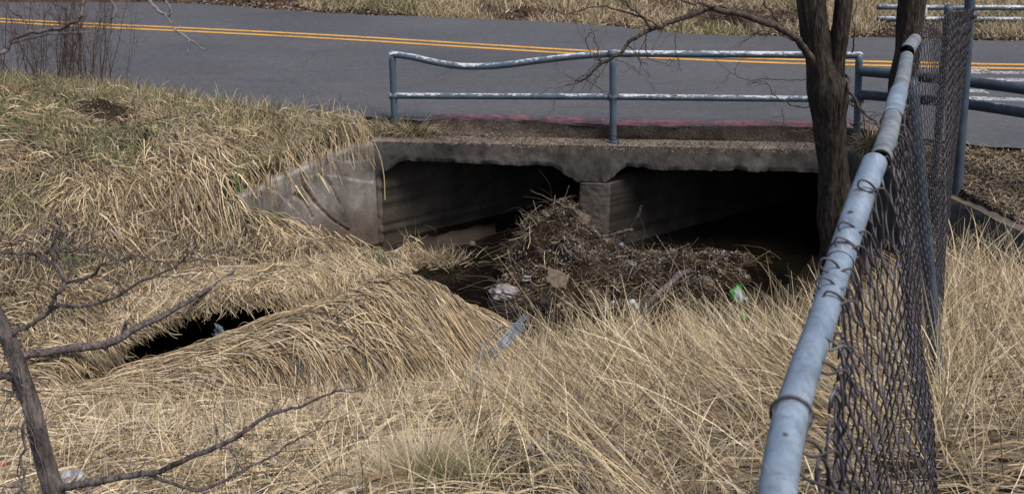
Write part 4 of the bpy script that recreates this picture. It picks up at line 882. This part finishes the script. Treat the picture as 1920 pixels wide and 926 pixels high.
# tall reed bundle in front of the mound and individual long stalks
for (bx, by, L_, m_) in ((594, 778, .62, 9), (440, 700, .5, 3), (1300, 760, .85, 2), (1490, 790, .9, 2), (1345, 690, .7, 2), (1580, 760, .7, 2)):
    p = on_ground(bx, by); m = m_; xx = p[0] + R.normal(0, .02, m); yy = p[1] + R.normal(0, .03, m)
    standing(G, xx, yy, np.full(m, L_) * R.uniform(.7, 1, m), np.full(m, math.pi) + R.normal(0, .2, m), np.abs(R.normal(.05, .06, m)) + (.12 if m_ < 4 else 0), R.uniform(0, .25, m), np.full(m, .0020), straw(m, R, (2, 0, 4, 0, 0, 0)) * 1.2, R, K=6)
# small pale plume tufts at bottom centre
for (bx, by, nn, L_, gfr) in ((790, 900, 900, .26, .0), (850, 912, 700, .19, .8), (720, 905, 500, .2, .1), (640, 930, 300, .2, 0), (1040, 720, 500, .22, .2), (1230, 650, 300, .3, .1), (1085, 760, 300, .15, .6)):
    p = on_ground(bx, by); xx = p[0] + R.normal(0, .06, nn); yy = p[1] + R.normal(0, .06, nn)
    az = np.arctan2(yy - p[1], xx - p[0]) + R.normal(0, .3, nn); C = straw(nn, R, (1, 0, 4, 0, 0, 2)) * 1.1; g = R.uniform(0, 1, nn) < gfr; C[g] = np.array([.16, .18, .06]) * R.uniform(.7, 1.3, (g.sum(), 1))
    standing(G, xx, yy, R.uniform(.5, 1, nn) * L_, az, np.hypot(xx - p[0], yy - p[1]) * 6, R.uniform(.2, .9, nn), np.full(nn, .0010), C, R, K=5)
G.build('stalk_grass', 'loose upright straw stalks and tufts among the matted grass')
# 5 road edge fringe and tufts at guard rail posts
G = Grass()
n = 16000; x = R.uniform(-7.3, HA[0] + .3, n); y = yN(x) - R.uniform(.05, 1.3, n)**1.0; cl = vnoise(x, y, .3, 180); k = (R.uniform(0, 1, n) < .55 + .5 * cl) & (y > seam_y(x) + .15) & (np.hypot((x - DH[0]) / .42, (y - DH[1]) / .3) > 1); x, y = x[k], y[k]; n = len(x)
C = straw(n, R); g = R.uniform(0, 1, n) < .28; C[g] = np.array([.12, .15, .055]) * R.uniform(.6, 1.4, (g.sum(), 1))
standing(G, x, y, R.uniform(.08, .34, n), R.uniform(0, 6.3, n), np.abs(R.normal(.2, .3, n)), R.uniform(.2, 1.3, n), R.uniform(.002, .0042, n), C, R, K=4)
for (bx, by, nn, sp2, L_) in ((770, 245, 900, .16, .30), (725, 240, 500, .16, .3), (690, 255, 600, .2, .34), (560, 290, 500, .25, .35), (1635, 275, 700, .13, .32), (930, 248, 60, .08, .1), (1260, 262, 60, .1, .1), (1305, 262, 40, .08, .08), (640, 262, 500, .2, .34)):
    p = PZ(bx, by, -.1); xx = p[0] + R.normal(0, sp2, nn); yy = p[1] + R.normal(0, sp2 * .7, nn); k = (yy > seam_y(xx) + .03); xx, yy = xx[k], yy[k]; nn = len(xx)
    C = straw(nn, R); g = R.uniform(0, 1, nn) < .22; C[g] = np.array([.10, .13, .05]) * R.uniform(.6, 1.4, (g.sum(), 1))
    standing(G, xx, yy, R.uniform(.4, 1, nn) * L_, np.arctan2(yy - p[1] - .1, xx - p[0]) + R.normal(0, .5, nn), np.abs(R.normal(.35, .3, nn)), R.uniform(.5, 1.9, nn), R.uniform(.002, .0038, nn), C, R, K=5, z=np.maximum(gz(xx, yy), -.16) - .01)
# strands draped down over the left wing wall
n = 90; sx = np.clip(R.choice([.12, .3, .42, .7, .85], n) + R.normal(0, .06, n), .02, .98); PX = P0[None] * (1 - sx[:, None]) + WL[None] * sx[:, None]; zt_ = np.interp(1 - sx, 1 - tz[:, 0][::-1], tz[:, 1][::-1]); zt_ = np.interp(sx, tz[:, 0], tz[:, 1])
xx, yy = PX[:, 0] + R.normal(0, .01, n), PX[:, 1] + .14; wt = np.where(sx > .15, 1, .5)
K = 7; P = np.zeros((n, K, 3)); L_ = R.uniform(.08, .42, n) * R.uniform(.4, 1, n); dx = R.normal(.15, .3, n)
for k in range(K):
    t = k / (K - 1); yo = np.minimum(t * 2.2, 1) * .19 + .02 * t; zo = np.where(t < .4, .06 * math.sin(t / .4 * 2.2), .06 * math.sin(2.2) - (t - .4) / .6 * L_)
    P[:, k] = np.stack([xx + dx * t * L_, yy - yo, zt_ + .02 + zo], -1)
sv = np.zeros((n, K, 3)); sv[..., 0] = 1; G.strips(P, np.full((n, K), .0026), sv, straw(n, R) * .9)
# long drooping seed stalks at the corner
for (q) in ([(700, 262), (712, 290), (720, 330), (722, 375)], [(655, 275), (645, 300), (662, 330), (666, 348)], [(690, 262), (706, 285), (714, 300)]):
    pp = smooth_path([PD(a_, b_, 11.95 - .0 * i) for i, (a_, b_) in enumerate(q)], 14); G.strips(pp[None], np.full((1, 14), .005), np.broadcast_to([1., 0, 0], (1, 14, 3)), straw(1, R, (1, 0, 0, 0, 0, 0)))
G.build('verge_grass', 'fringe of dry grass tufts along the near road edge and rail posts')
# 6 far verge
G = Grass()
n = 210000; x = R.uniform(-13, 14, n); y = yF(x) + .15 + R.uniform(0, 1, n)**1.3 * 9; z = gz(x, y); m = visible(x, y, z, 60)
px, py = is_left(x, y, z); patch = vnoise(x, y, 1.2, 190) + .6 * vnoise(x, y, .4, 191)
den = sstep(-.5, .5, patch + np.where(px < 560, -1.4, .15) - .8 * sstep(.7, .1, y - yF(x))) ; m &= R.uniform(0, 1, n) < den
path_ = (px > 1290) & (px < 1520) & (py > 22) & (py < 62); m &= ~path_
x, y = x[m], y[m]; n = len(x); C = straw(n, R) * .95; g = (vnoise(x, y, .8, 192) > .35) & (R.uniform(0, 1, n) < .45); C[g] = np.array([.12, .14, .05]) * R.uniform(.6, 1.4, (g.sum(), 1))
standing(G, x, y, R.uniform(.1, .34, n), R.uniform(0, 6.3, n), np.abs(R.normal(.4, .4, n)), R.uniform(.3, 1.6, n), R.uniform(.004, .008, n), C, R, K=4)
G.build('far_grass', 'dry grass on the verge across the road')
# path beyond the road
q = [PZ(1290, 60, .02), PZ(1520, 62, .02), PZ(1480, 25, .02), PZ(1340, 28, .02)]

# ------------------------------------------------------------------ leaf litter and debris
def leaves(G, x, y, z, size, C, R):
    n = len(x); u = R.normal(0, 1, (n, 3)); u[:, 2] *= .5; u /= np.linalg.norm(u, axis=1)[:, None]; v = np.cross(u, R.normal(0, .4, (n, 3)) + [0, 0, 1]); v /= np.linalg.norm(v, axis=1)[:, None]
    K = 3; P = np.zeros((n, K, 3)); c = np.stack([x, y, z], -1)
    for k in range(K): t = k / 2 - .5; P[:, k] = c + u * (t * 2 * size[:, None]) + np.array([0, 0, 1.]) * ((.25 * size * (1 - 4 * t * t))[:, None])
    Wd = size[:, None] * np.array([.15, .55, .1])[None] * R.uniform(.6, 1.2, (n, 1)); G.strips(P, Wd, np.repeat(v[:, None], K, 1), C)
LEAF = np.array([(.125, .085, .055), (.08, .058, .042), (.22, .165, .115), (.05, .04, .033), (.20, .175, .15)])
def leafc(n, R): return LEAF[R.integers(0, 5, n)] * R.uniform(.6, 1.3, (n, 1))
G = Grass()
for (cx_, cy_, sx_, sy_, n) in ((480, 508, 80, 18, 1600), (950, 862, 90, 40, 1500), (560, 750, 60, 14, 300), (1180, 760, 100, 40, 900), (900, 780, 120, 50, 900), (450, 830, 150, 50, 900), (1350, 850, 100, 50, 800), (350, 860, 120, 40, 500), (60, 770, 55, 45, 2600), (640, 600, 110, 40, 900), (480, 560, 60, 20, 300), (820, 600, 50, 30, 200), (1870, 340, 60, 50, 2600), (1860, 400, 50, 20, 900), (190, 200, 60, 22, 500), (760, 475, 40, 12, 300), (330, 560, 60, 18, 500), (840, 735, 60, 25, 250), (1840, 600, 60, 120, 500)):
    pts = np.array([on_ground(R.normal(cx_, sx_), R.normal(cy_, sy_), .012) for _ in range(n)]); sz = R.uniform(.010, .028, n) * np.clip(pts[:, 1] / 8, .5, 1)
    k_ = ~((pts[:, 1] > 12.15) & (pts[:, 0] > HA[0] - .1) & (pts[:, 0] < HB[0])); pts = pts[k_]; sz = sz[k_]; n = len(pts)
    leaves(G, pts[:, 0], pts[:, 1], pts[:, 2], sz, leafc(n, R), R)
# behind the right wing: straw and leaves on the ground
n = 9000; x = R.uniform(3.6, 8, n); y = R.uniform(9, 13.5, n); m = (y > seam_y(x) + .12) & (y < yN(x) - .1); x, y = x[m], y[m]; n = len(x)
draped(G, x, y, R.uniform(.05, .2, n), R.uniform(0, 6.3, n), R.uniform(.002, .004, n), straw(n, R, (1, 2, 1, 3, 3, 1)) * .6, R, K=3, lift=.04)
n = 5000; x = R.uniform(-1.4, 3.7, n); y = yN(x) - R.uniform(.12, .6, n); leaves(G, x, y, np.full(n, -.15) + R.uniform(0, .02, n), R.uniform(.006, .016, n), leafc(n, R) * .8, R)
n = 16000; x = R.uniform(-12, 13, n); y = yF(x) + R.uniform(-.1, 1, n)**2 * 5; z = gz(x, y); leaves(G, x, y, z + .02, R.uniform(.02, .05, n), leafc(n, R), R)
G.build('leaf_litter', 'scattered brown leaves and grit on banks and verges', 'leaves', M_LITTER)

# debris pile against the pier
PC = PD(1052, 405, 11.75)
def pile(x, y):
    h = .22 * np.exp(-(((x - PC[0] + .35) / .25)**2 + ((y - 11.4) / .4)**2)) + .72 * np.exp(-(((x - PC[0] - .02) / .48)**2 + ((y - 11.75) / .75)**2)) + .30 * np.exp(-(((x - PC[0] + .05) / .55)**2 + ((y - 10.9) / .45)**2)) + .34 * np.exp(-(((x - 1.55) / .75)**2 + ((y - 11.2) / .6)**2)) + .13 * np.exp(-(((x - 2.5) / .8)**2 + ((y - 11.6) / .6)**2)) + .16 * np.exp(-(((x - 2.4) / .55)**2 + ((y - 10.3) / .3)**2))
    return -1.62 + h * (1 + .28 * vnoise(x, y, .22, 195)) + .07 * fbm(x, y, .25, 196) + .03 * vnoise(x, y, .07, 198)
dx_, dy_ = np.meshgrid(np.arange(-.9, 4.0, .03), np.arange(9.6, 13.6, .03)); Z = pile(dx_, dy_)
pl_o = tag(MB().grid(np.stack([dx_, dy_, Z], -1), (.75, .7, .66), flip=True).build('debris_pile', M_SOIL), 'heap of flood debris silt piled against the culvert pier', 'debris', None, 'stuff')
G = Grass(); R = np.random.default_rng(33)
n = 60000; x = R.uniform(-.9, 3.6, n); y = R.uniform(9.8, 12.8, n); z = pile(x, y); m = (z > -1.49) & (R.uniform(0, 1, n) < np.clip(.35 + .9 * vnoise(x, y, .16, 199), .02, 1)); x, y, z = x[m], y[m], z[m]; n = len(x)
leaves(G, x, y, z + R.uniform(0, .05, n), R.uniform(.008, .028, n), leafc(n, R) * 1.25, R)
n = 13000; x = R.uniform(-.8, 3.5, n); y = R.uniform(9.9, 12.8, n); z = pile(x, y); m = (z > -1.5) & (R.uniform(0, 1, n) < np.clip(.6 + .9 * vnoise(x, y, .3, 198), .05, 1) * (1 - .55 * sstep(1.4, 2.4, x))); x, y, z = x[m], y[m], z[m]; n = len(x)
K = 4; az = R.uniform(0, 6.3, n); el = R.normal(0, .45, n); L_ = .04 + .5 * R.uniform(0, 1, n)**3; T = np.stack([np.cos(az) * np.cos(el), np.sin(az) * np.cos(el), np.sin(el)], -1)
c0 = np.stack([x, y, z + .03], -1); P = c0[:, None] + T[:, None] * (np.linspace(-.5, .5, K)[None, :, None] * L_[:, None, None]) + R.normal(0, .008, (n, K, 3))
P[..., 2] = np.maximum(P[..., 2], pile(P[..., 0], P[..., 1]) - .0)
sv = np.cross(T, R.normal(0, 1, (n, 3))); sv /= np.linalg.norm(sv, axis=1)[:, None]
G.strips(P, np.broadcast_to(R.uniform(.0015, .0045, n)[:, None], (n, K)), np.repeat(sv[:, None], K, 1), np.where(R.uniform(0, 1, (n, 1)) < .35, straw(n, R) * .75, leafc(n, R) * 1.2))
m_ = 420; x = R.normal(.7, .8, m_); y = R.uniform(10.2, 12.2, m_); K = 9; P = np.zeros((m_, K, 3)); aa = R.uniform(0, 6.3, m_); ee = R.normal(.15, .45, m_); L_ = R.uniform(.25, .9, m_); c = np.stack([x, y, np.maximum(pile(x, y), -1.5) + .01], -1)
for k in range(K):
    P[:, k] = c; st = (L_ / K)[:, None]; c = c + np.stack([np.cos(aa) * np.cos(ee), np.sin(aa) * np.cos(ee), np.sin(ee)], -1) * st; aa = aa + R.normal(0, .28, m_); ee = ee - .12 + R.normal(0, .15, m_); c[:, 2] = np.maximum(c[:, 2], np.maximum(pile(c[:, 0], c[:, 1]), -1.5) + .01)
sv = np.zeros((m_, K, 3)); sv[..., 0] = .4; sv[..., 2] = .9; G.strips(P, R.uniform(.002, .005, m_)[:, None] * np.linspace(1, .4, K)[None], sv, leafc(m_, R) * 1.3)
G.build('debris_litter', 'twigs, straw and dead leaves washed onto the debris heap', 'debris', M_LITTER)
# bendy roots and wands sticking out of the heap
for k in range(16):
    x0 = R.uniform(930, 1440); y0 = R.uniform(440, 560); p = PZ(x0, y0, -1.25); p[2] = pile(p[0], p[1]) + .0
    q = [p]; d = np.array([R.normal(0, .8), -.2 + R.normal(0, .3), R.uniform(.0, .8)]); 
    for j in range(4): d = d / np.linalg.norm(d); q.append(q[-1] + d * R.uniform(.08, .2)); d = d + R.normal(0, .35, 3) + [0, 0, -.15]
    P = smooth_path(q, 24); P[:, 2] = np.maximum(P[:, 2], -1.5)
    side = 'left' if x0 < 1050 else 'middle' if x0 < 1250 else 'right'
    tag(MB().tube(P, np.linspace(.007, .002, 24), 6, c=(1.2, 1.1, 1)).build('twig', M_TWIG), 'thin bare twig poking out of the %s of the debris heap' % side, 'twig', 'twigs poking out of the %s of the debris heap' % side)
# small grass islet on the mud left of the water
G = Grass(); n = 700; p = PZ(820, 488, -1.42); x = p[0] + R.normal(0, .16, n); y = p[1] + R.normal(0, .1, n); standing(G, x, y, R.uniform(.05, .22, n), R.uniform(0, 6.3, n), R.uniform(.4, 1.5, n), R.uniform(0, 1, n), R.uniform(.002, .004, n), straw(n, R) * .75, R, K=4, z=np.full(n, -1.43)); G.build('mud_grass', 'small clump of dead straw on the wet mud by the left barrel')
# dark sedge stems by the water at right
G = Grass(); n = 1500; x = R.uniform(1.9, 3.0, n); y = R.uniform(8.9, 10.3, n); standing(G, x, y, R.uniform(.15, .45, n), R.uniform(0, 6.3, n), np.abs(R.normal(.2, .3, n)), R.uniform(.2, 1, n), R.uniform(.0015, .003, n), straw(n, R, (1, 2, 0, 3, 3, 1)) * .6, R, K=5, z=np.full(n, -1.5)); G.build('sedge', 'thin brown sedge stems standing at the water edge right of the heap')

# ------------------------------------------------------------------ litter
def crumple(name, label, cat, c, sx, sy, sz, mat, seed, n=26, rot=0, cc=(1, 1, 1), amp=.35):
    R = np.random.default_rng(seed); a, b_ = np.meshgrid(np.linspace(0, math.pi, n), np.linspace(0, 2 * math.pi, n * 2))
    X, Y, Z = np.sin(a) * np.cos(b_), np.sin(a) * np.sin(b_), np.cos(a)
    r = 1 + amp * (np.abs(fbm(X * 1.6 + Z * 2, Y * 1.6 + Z, .8, seed, 3)) - .4); b = MB(); g = np.stack([X * r * sx, Y * r * sy, Z * r * sz], -1)
    cr, sr = math.cos(rot), math.sin(rot); g = np.stack([g[..., 0] * cr - g[..., 2] * sr, g[..., 1], g[..., 0] * sr + g[..., 2] * cr], -1)
    b.grid(g + c, cc); return tag(b.build(name, mat, smooth=False), label, cat)
def sheet(name, label, cat, corners, mat, seed, amp=.02, n=14, tones=None, smooth=False, thick=.0015):
    a, b_, c, d = [np.array(q, float) for q in corners]; u, v = np.meshgrid(np.linspace(0, 1, n), np.linspace(0, 1, n))
    g = a * ((1 - u) * (1 - v))[..., None] + b_ * (u * (1 - v))[..., None] + c * (u * v)[..., None] + d * ((1 - u) * v)[..., None]
    nr = np.cross(b_ - a, d - a); nr /= np.linalg.norm(nr); h = amp * (np.abs(fbm(u, v, .45, seed, 2)) * 1.5 - .5); g = g + nr * h[..., None]
    jag = (u == 0) | (u == 1) | (v == 0) | (v == 1); g = g + (jag * .25 * amp * vnoise(u * 9, v * 9, 1, seed))[..., None] * (b_ - a) / np.linalg.norm(b_ - a)
    tn = (1, 1, 1) if tones is None else tones(u, v)
    b = MB(); b.grid(g, tn); b.grid(g - nr * thick, tn, flip=True); return tag(b.build(name, mat, smooth=smooth), label, cat)
crumple('plastic_bag', 'crumpled dirty white plastic bag at the left foot of the debris heap in the water', 'bag', PZ(948, 550, -1.46), .17, .12, .085, M_BAG, 600)
D = 11.35
sheet('paper_scrap', 'folded tan paper scrap on top of the debris heap against the pier', 'paper', [PD(1070, 374, D), PD(1086, 396, D - .1), PD(1088, 420, D - .2), PD(1066, 404, D)], M_PAPER, 601, .03)
sheet('paper_scrap', 'curled tan paper flap on the right of the folded scrap on the heap top', 'paper', [PD(1086, 396, D - .1), PD(1108, 405, D - .1), PD(1104, 416, D - .25), PD(1086, 420, D - .2)], M_PAPER, 602, .02)
D = 10.4
sheet('cardboard_piece', 'torn brown cardboard on the front of the debris heap', 'cardboard', [PD(1028, 500, D), PD(1068, 517, D), PD(1058, 540, D - .25), PD(1025, 530, D - .2)], M_PAPER, 603, .035)
sheet('cardboard_piece', 'drooping brown cardboard flap dipping into the water under the heap', 'cardboard', [PD(1020, 552, D), PD(1042, 552, D), PD(1038, 568, D - .1), PD(1012, 566, D - .1)], M_PAPER, 604, .02)
crumple('cloth_rag', 'dull brown rag lump on the low debris left of the green wrapper', 'rag', PD(1325, 535, 10.2), .08, .07, .11, M_PAPER, 605, rot=.4)
def can_(p, ax, r, L, parent_label):
    t = np.array([-.5, -.46, -.40, .40, .46, .5]); rr = np.array([.82, .9, 1, 1, .9, .75]) * r; ax = np.array(ax, float) / np.linalg.norm(ax)
    tt = np.linspace(-.4, .4, 20); P = np.vstack([p + ax * q * L for q in np.concatenate([t[:2], tt, t[4:]])]); Rr = np.concatenate([rr[:2], np.full(20, r) * (1 - .08 * np.exp(-((tt) / .1)**2)), rr[4:]])
    b = MB().tube(P, Rr, 18); a = b.C[0].copy(); m = np.arange(len(a)) % 18; z_ = np.arange(len(a)) // 18
    a[:] = (.45, .45, .48); a[(m < 6) & (z_ > 5) & (z_ < 16)] = (.16, .16, .30); b.C[0] = a
    return tag(b.build('drink_can', M_CAN), parent_label, 'can')
can_(PD(1188, 571, 9.9), (.5, .1, -.85), .036, .11, 'small white printed drink can in the dark water below the debris heap')
D = 9.75
def gt(u, v):
    c = np.zeros(u.shape + (3,)); c[:] = (.36, .38, .40); g = (u < .35) | (v < .12) | ((u > .75) & (v < .5)); c[g] = (.05, .30, .03); c[(u > .12) & (u < .22) & (v > .4)] = (.55, .65, .5); c[v > .85] = (.3, .32, .3); return c
sheet('snack_wrapper', 'bright green and silver wrapper standing in the sedge at the water edge', 'wrapper', [PD(1366, 546, D), PD(1388, 531, D), PD(1402, 560, D - .2), PD(1384, 574, D - .15)], M_GREEN, 606, .02, 20, gt)
sheet('snack_wrapper', 'dark green wrapper scrap below the bright green and silver one', 'wrapper', [PD(1380, 585, 9.4), PD(1396, 580, 9.4), PD(1400, 600, 9.3), PD(1384, 604, 9.3)], M_GREEN, 607, .02, 14, lambda u, v: np.stack([.03 + 0 * u, .10 + .1 * (u > .5), .03 + 0 * u], -1))
for k, (x_, y_, D_, s_, m_, lab) in enumerate(((1149, 566, 9.95, .022, M_WPAP, 'small white scrap left of the drink can on the water'), (756, 502, 11.0, .02, M_WPAP, 'small white and blue scrap on the mud by the left barrel'), (1165, 457, 11.0, .022, M_WPAP, 'pale blue plastic bit below the broken stick'), (1063, 455, 11.0, .025, M_BAG, 'pale plastic bit in the middle of the heap'), (1185, 493, 10.8, .045, M_BAG, 'crumpled grey tissue on the right flank of the heap'), (1115, 432, 11.2, .035, M_BAG, 'pale crumpled plastic under the tan paper flap'), (988, 522, 10.6, .045, M_BAG, 'greyish film lump above the dirty plastic bag'), (1052, 420, 11.3, .025, M_WPAP, 'tiny white scrap near the heap top'), (1030, 470, 11, .02, M_BAG, 'tiny dull scrap low on the heap left side'), (1238, 488, 10.8, .03, M_BAG, 'grey scrap on the low debris right of the heap'))):
    p = PD(x_, y_, D_); q_ = np.random.default_rng(k).uniform(-.4, .4, 8) * s_
    sheet('litter_scrap', lab, 'litter', [p + [-s_ + q_[0], 0, -.5 * s_ + q_[1]], p + [s_ + q_[2], 0, -.6 * s_ + q_[3]], p + [.8 * s_ + q_[4], .5 * s_, .7 * s_], p + [-.7 * s_ + q_[5], .5 * s_, .5 * s_ + q_[6]]], m_, 620 + k, s_ * .7, 9)
M_FILM = plain('grey_film', (.13, .15, .18), (.05, .06, .075), 30, .35)
D = 9.15
sheet('plastic_sheet', 'grey blue plastic film hanging in the dark channel under the left bank', 'plastic', [PD(402, 606, D + .1), PD(418, 612, D + .05), PD(432, 640, D - .05), PD(398, 630, D)], M_FILM, 640, .05, 16)
p = on_ground(128, 908, .06)
sheet('paper_scrap', 'white torn paper behind the leaning tree at the bottom left', 'paper', [p + [-.03, 0, -.03], p + [.05, .0, -.03], p + [.055, .03, .04], p + [-.03, .03, .03]], M_WPAP, 641, .01)
p = on_ground(6, 872, .05); crumple('plastic_scrap', 'small pink plastic scrap at the left edge of the picture', 'litter', p, .02, .02, .015, plain('pink_plastic', (.5, .06, .12)), 642, 10)
for k, (x_, y_, s_, lab) in enumerate(((885, 457, .045, 'rounded pale stone in the left barrel'), (745, 462, .07, 'flat dark stone at the foot of the left barrel wall'), (1545, 515, .10, 'rounded rock beside the base of the forked tree'))):
    crumple('stone', lab, 'stone', PZ(x_, y_, -1.45 if k < 2 else -1.1), s_, s_ * .8, s_ * .7, M_STONE, 650 + k, 14, amp=.15).data.polygons.foreach_set('use_smooth', [True] * (13 * 27))
# perforated channel post leaning out of the creek
cp = empty('channel_post', PD(925, 660, 8.3), 'perforated grey steel channel post leaning out of the creek near the mound', 'post')
a_, b_ = PD(920, 668, 8.2), PD(990, 594, 8.6); ax = b_ - a_; L_ = np.linalg.norm(ax); ax /= L_
sd_ = np.cross(ax, [0, -1., .3]); sd_ /= np.linalg.norm(sd_); nn_ = np.cross(ax, sd_); nn_ = nn_ if nn_[1] < 0 else -nn_
for s_, o_ in ((-1, .0), (1, -.09)):
    b = MB(); hole = .03; m = int(L_ / hole)
    for (u0, u1) in ((.006, .020), (.030, .046)):
        b.box(a_ + ax * 0 + sd_ * s_ * u0 + nn_ * .0, ax * (L_ + o_), sd_ * s_ * (u1 - u0), nn_ * .004)
    for j in range(m): b.box(a_ + ax * (j * hole) + sd_ * s_ * .020, ax * hole * .5, sd_ * s_ * .010, nn_ * .004)
    b.build('flange', M_ZINC, cp)
b = MB(); b.box(a_ - sd_ * .006 - nn_ * .02, ax * (L_ - .02), sd_ * .012, nn_ * .018); b.build('web', M_ZINC, cp)
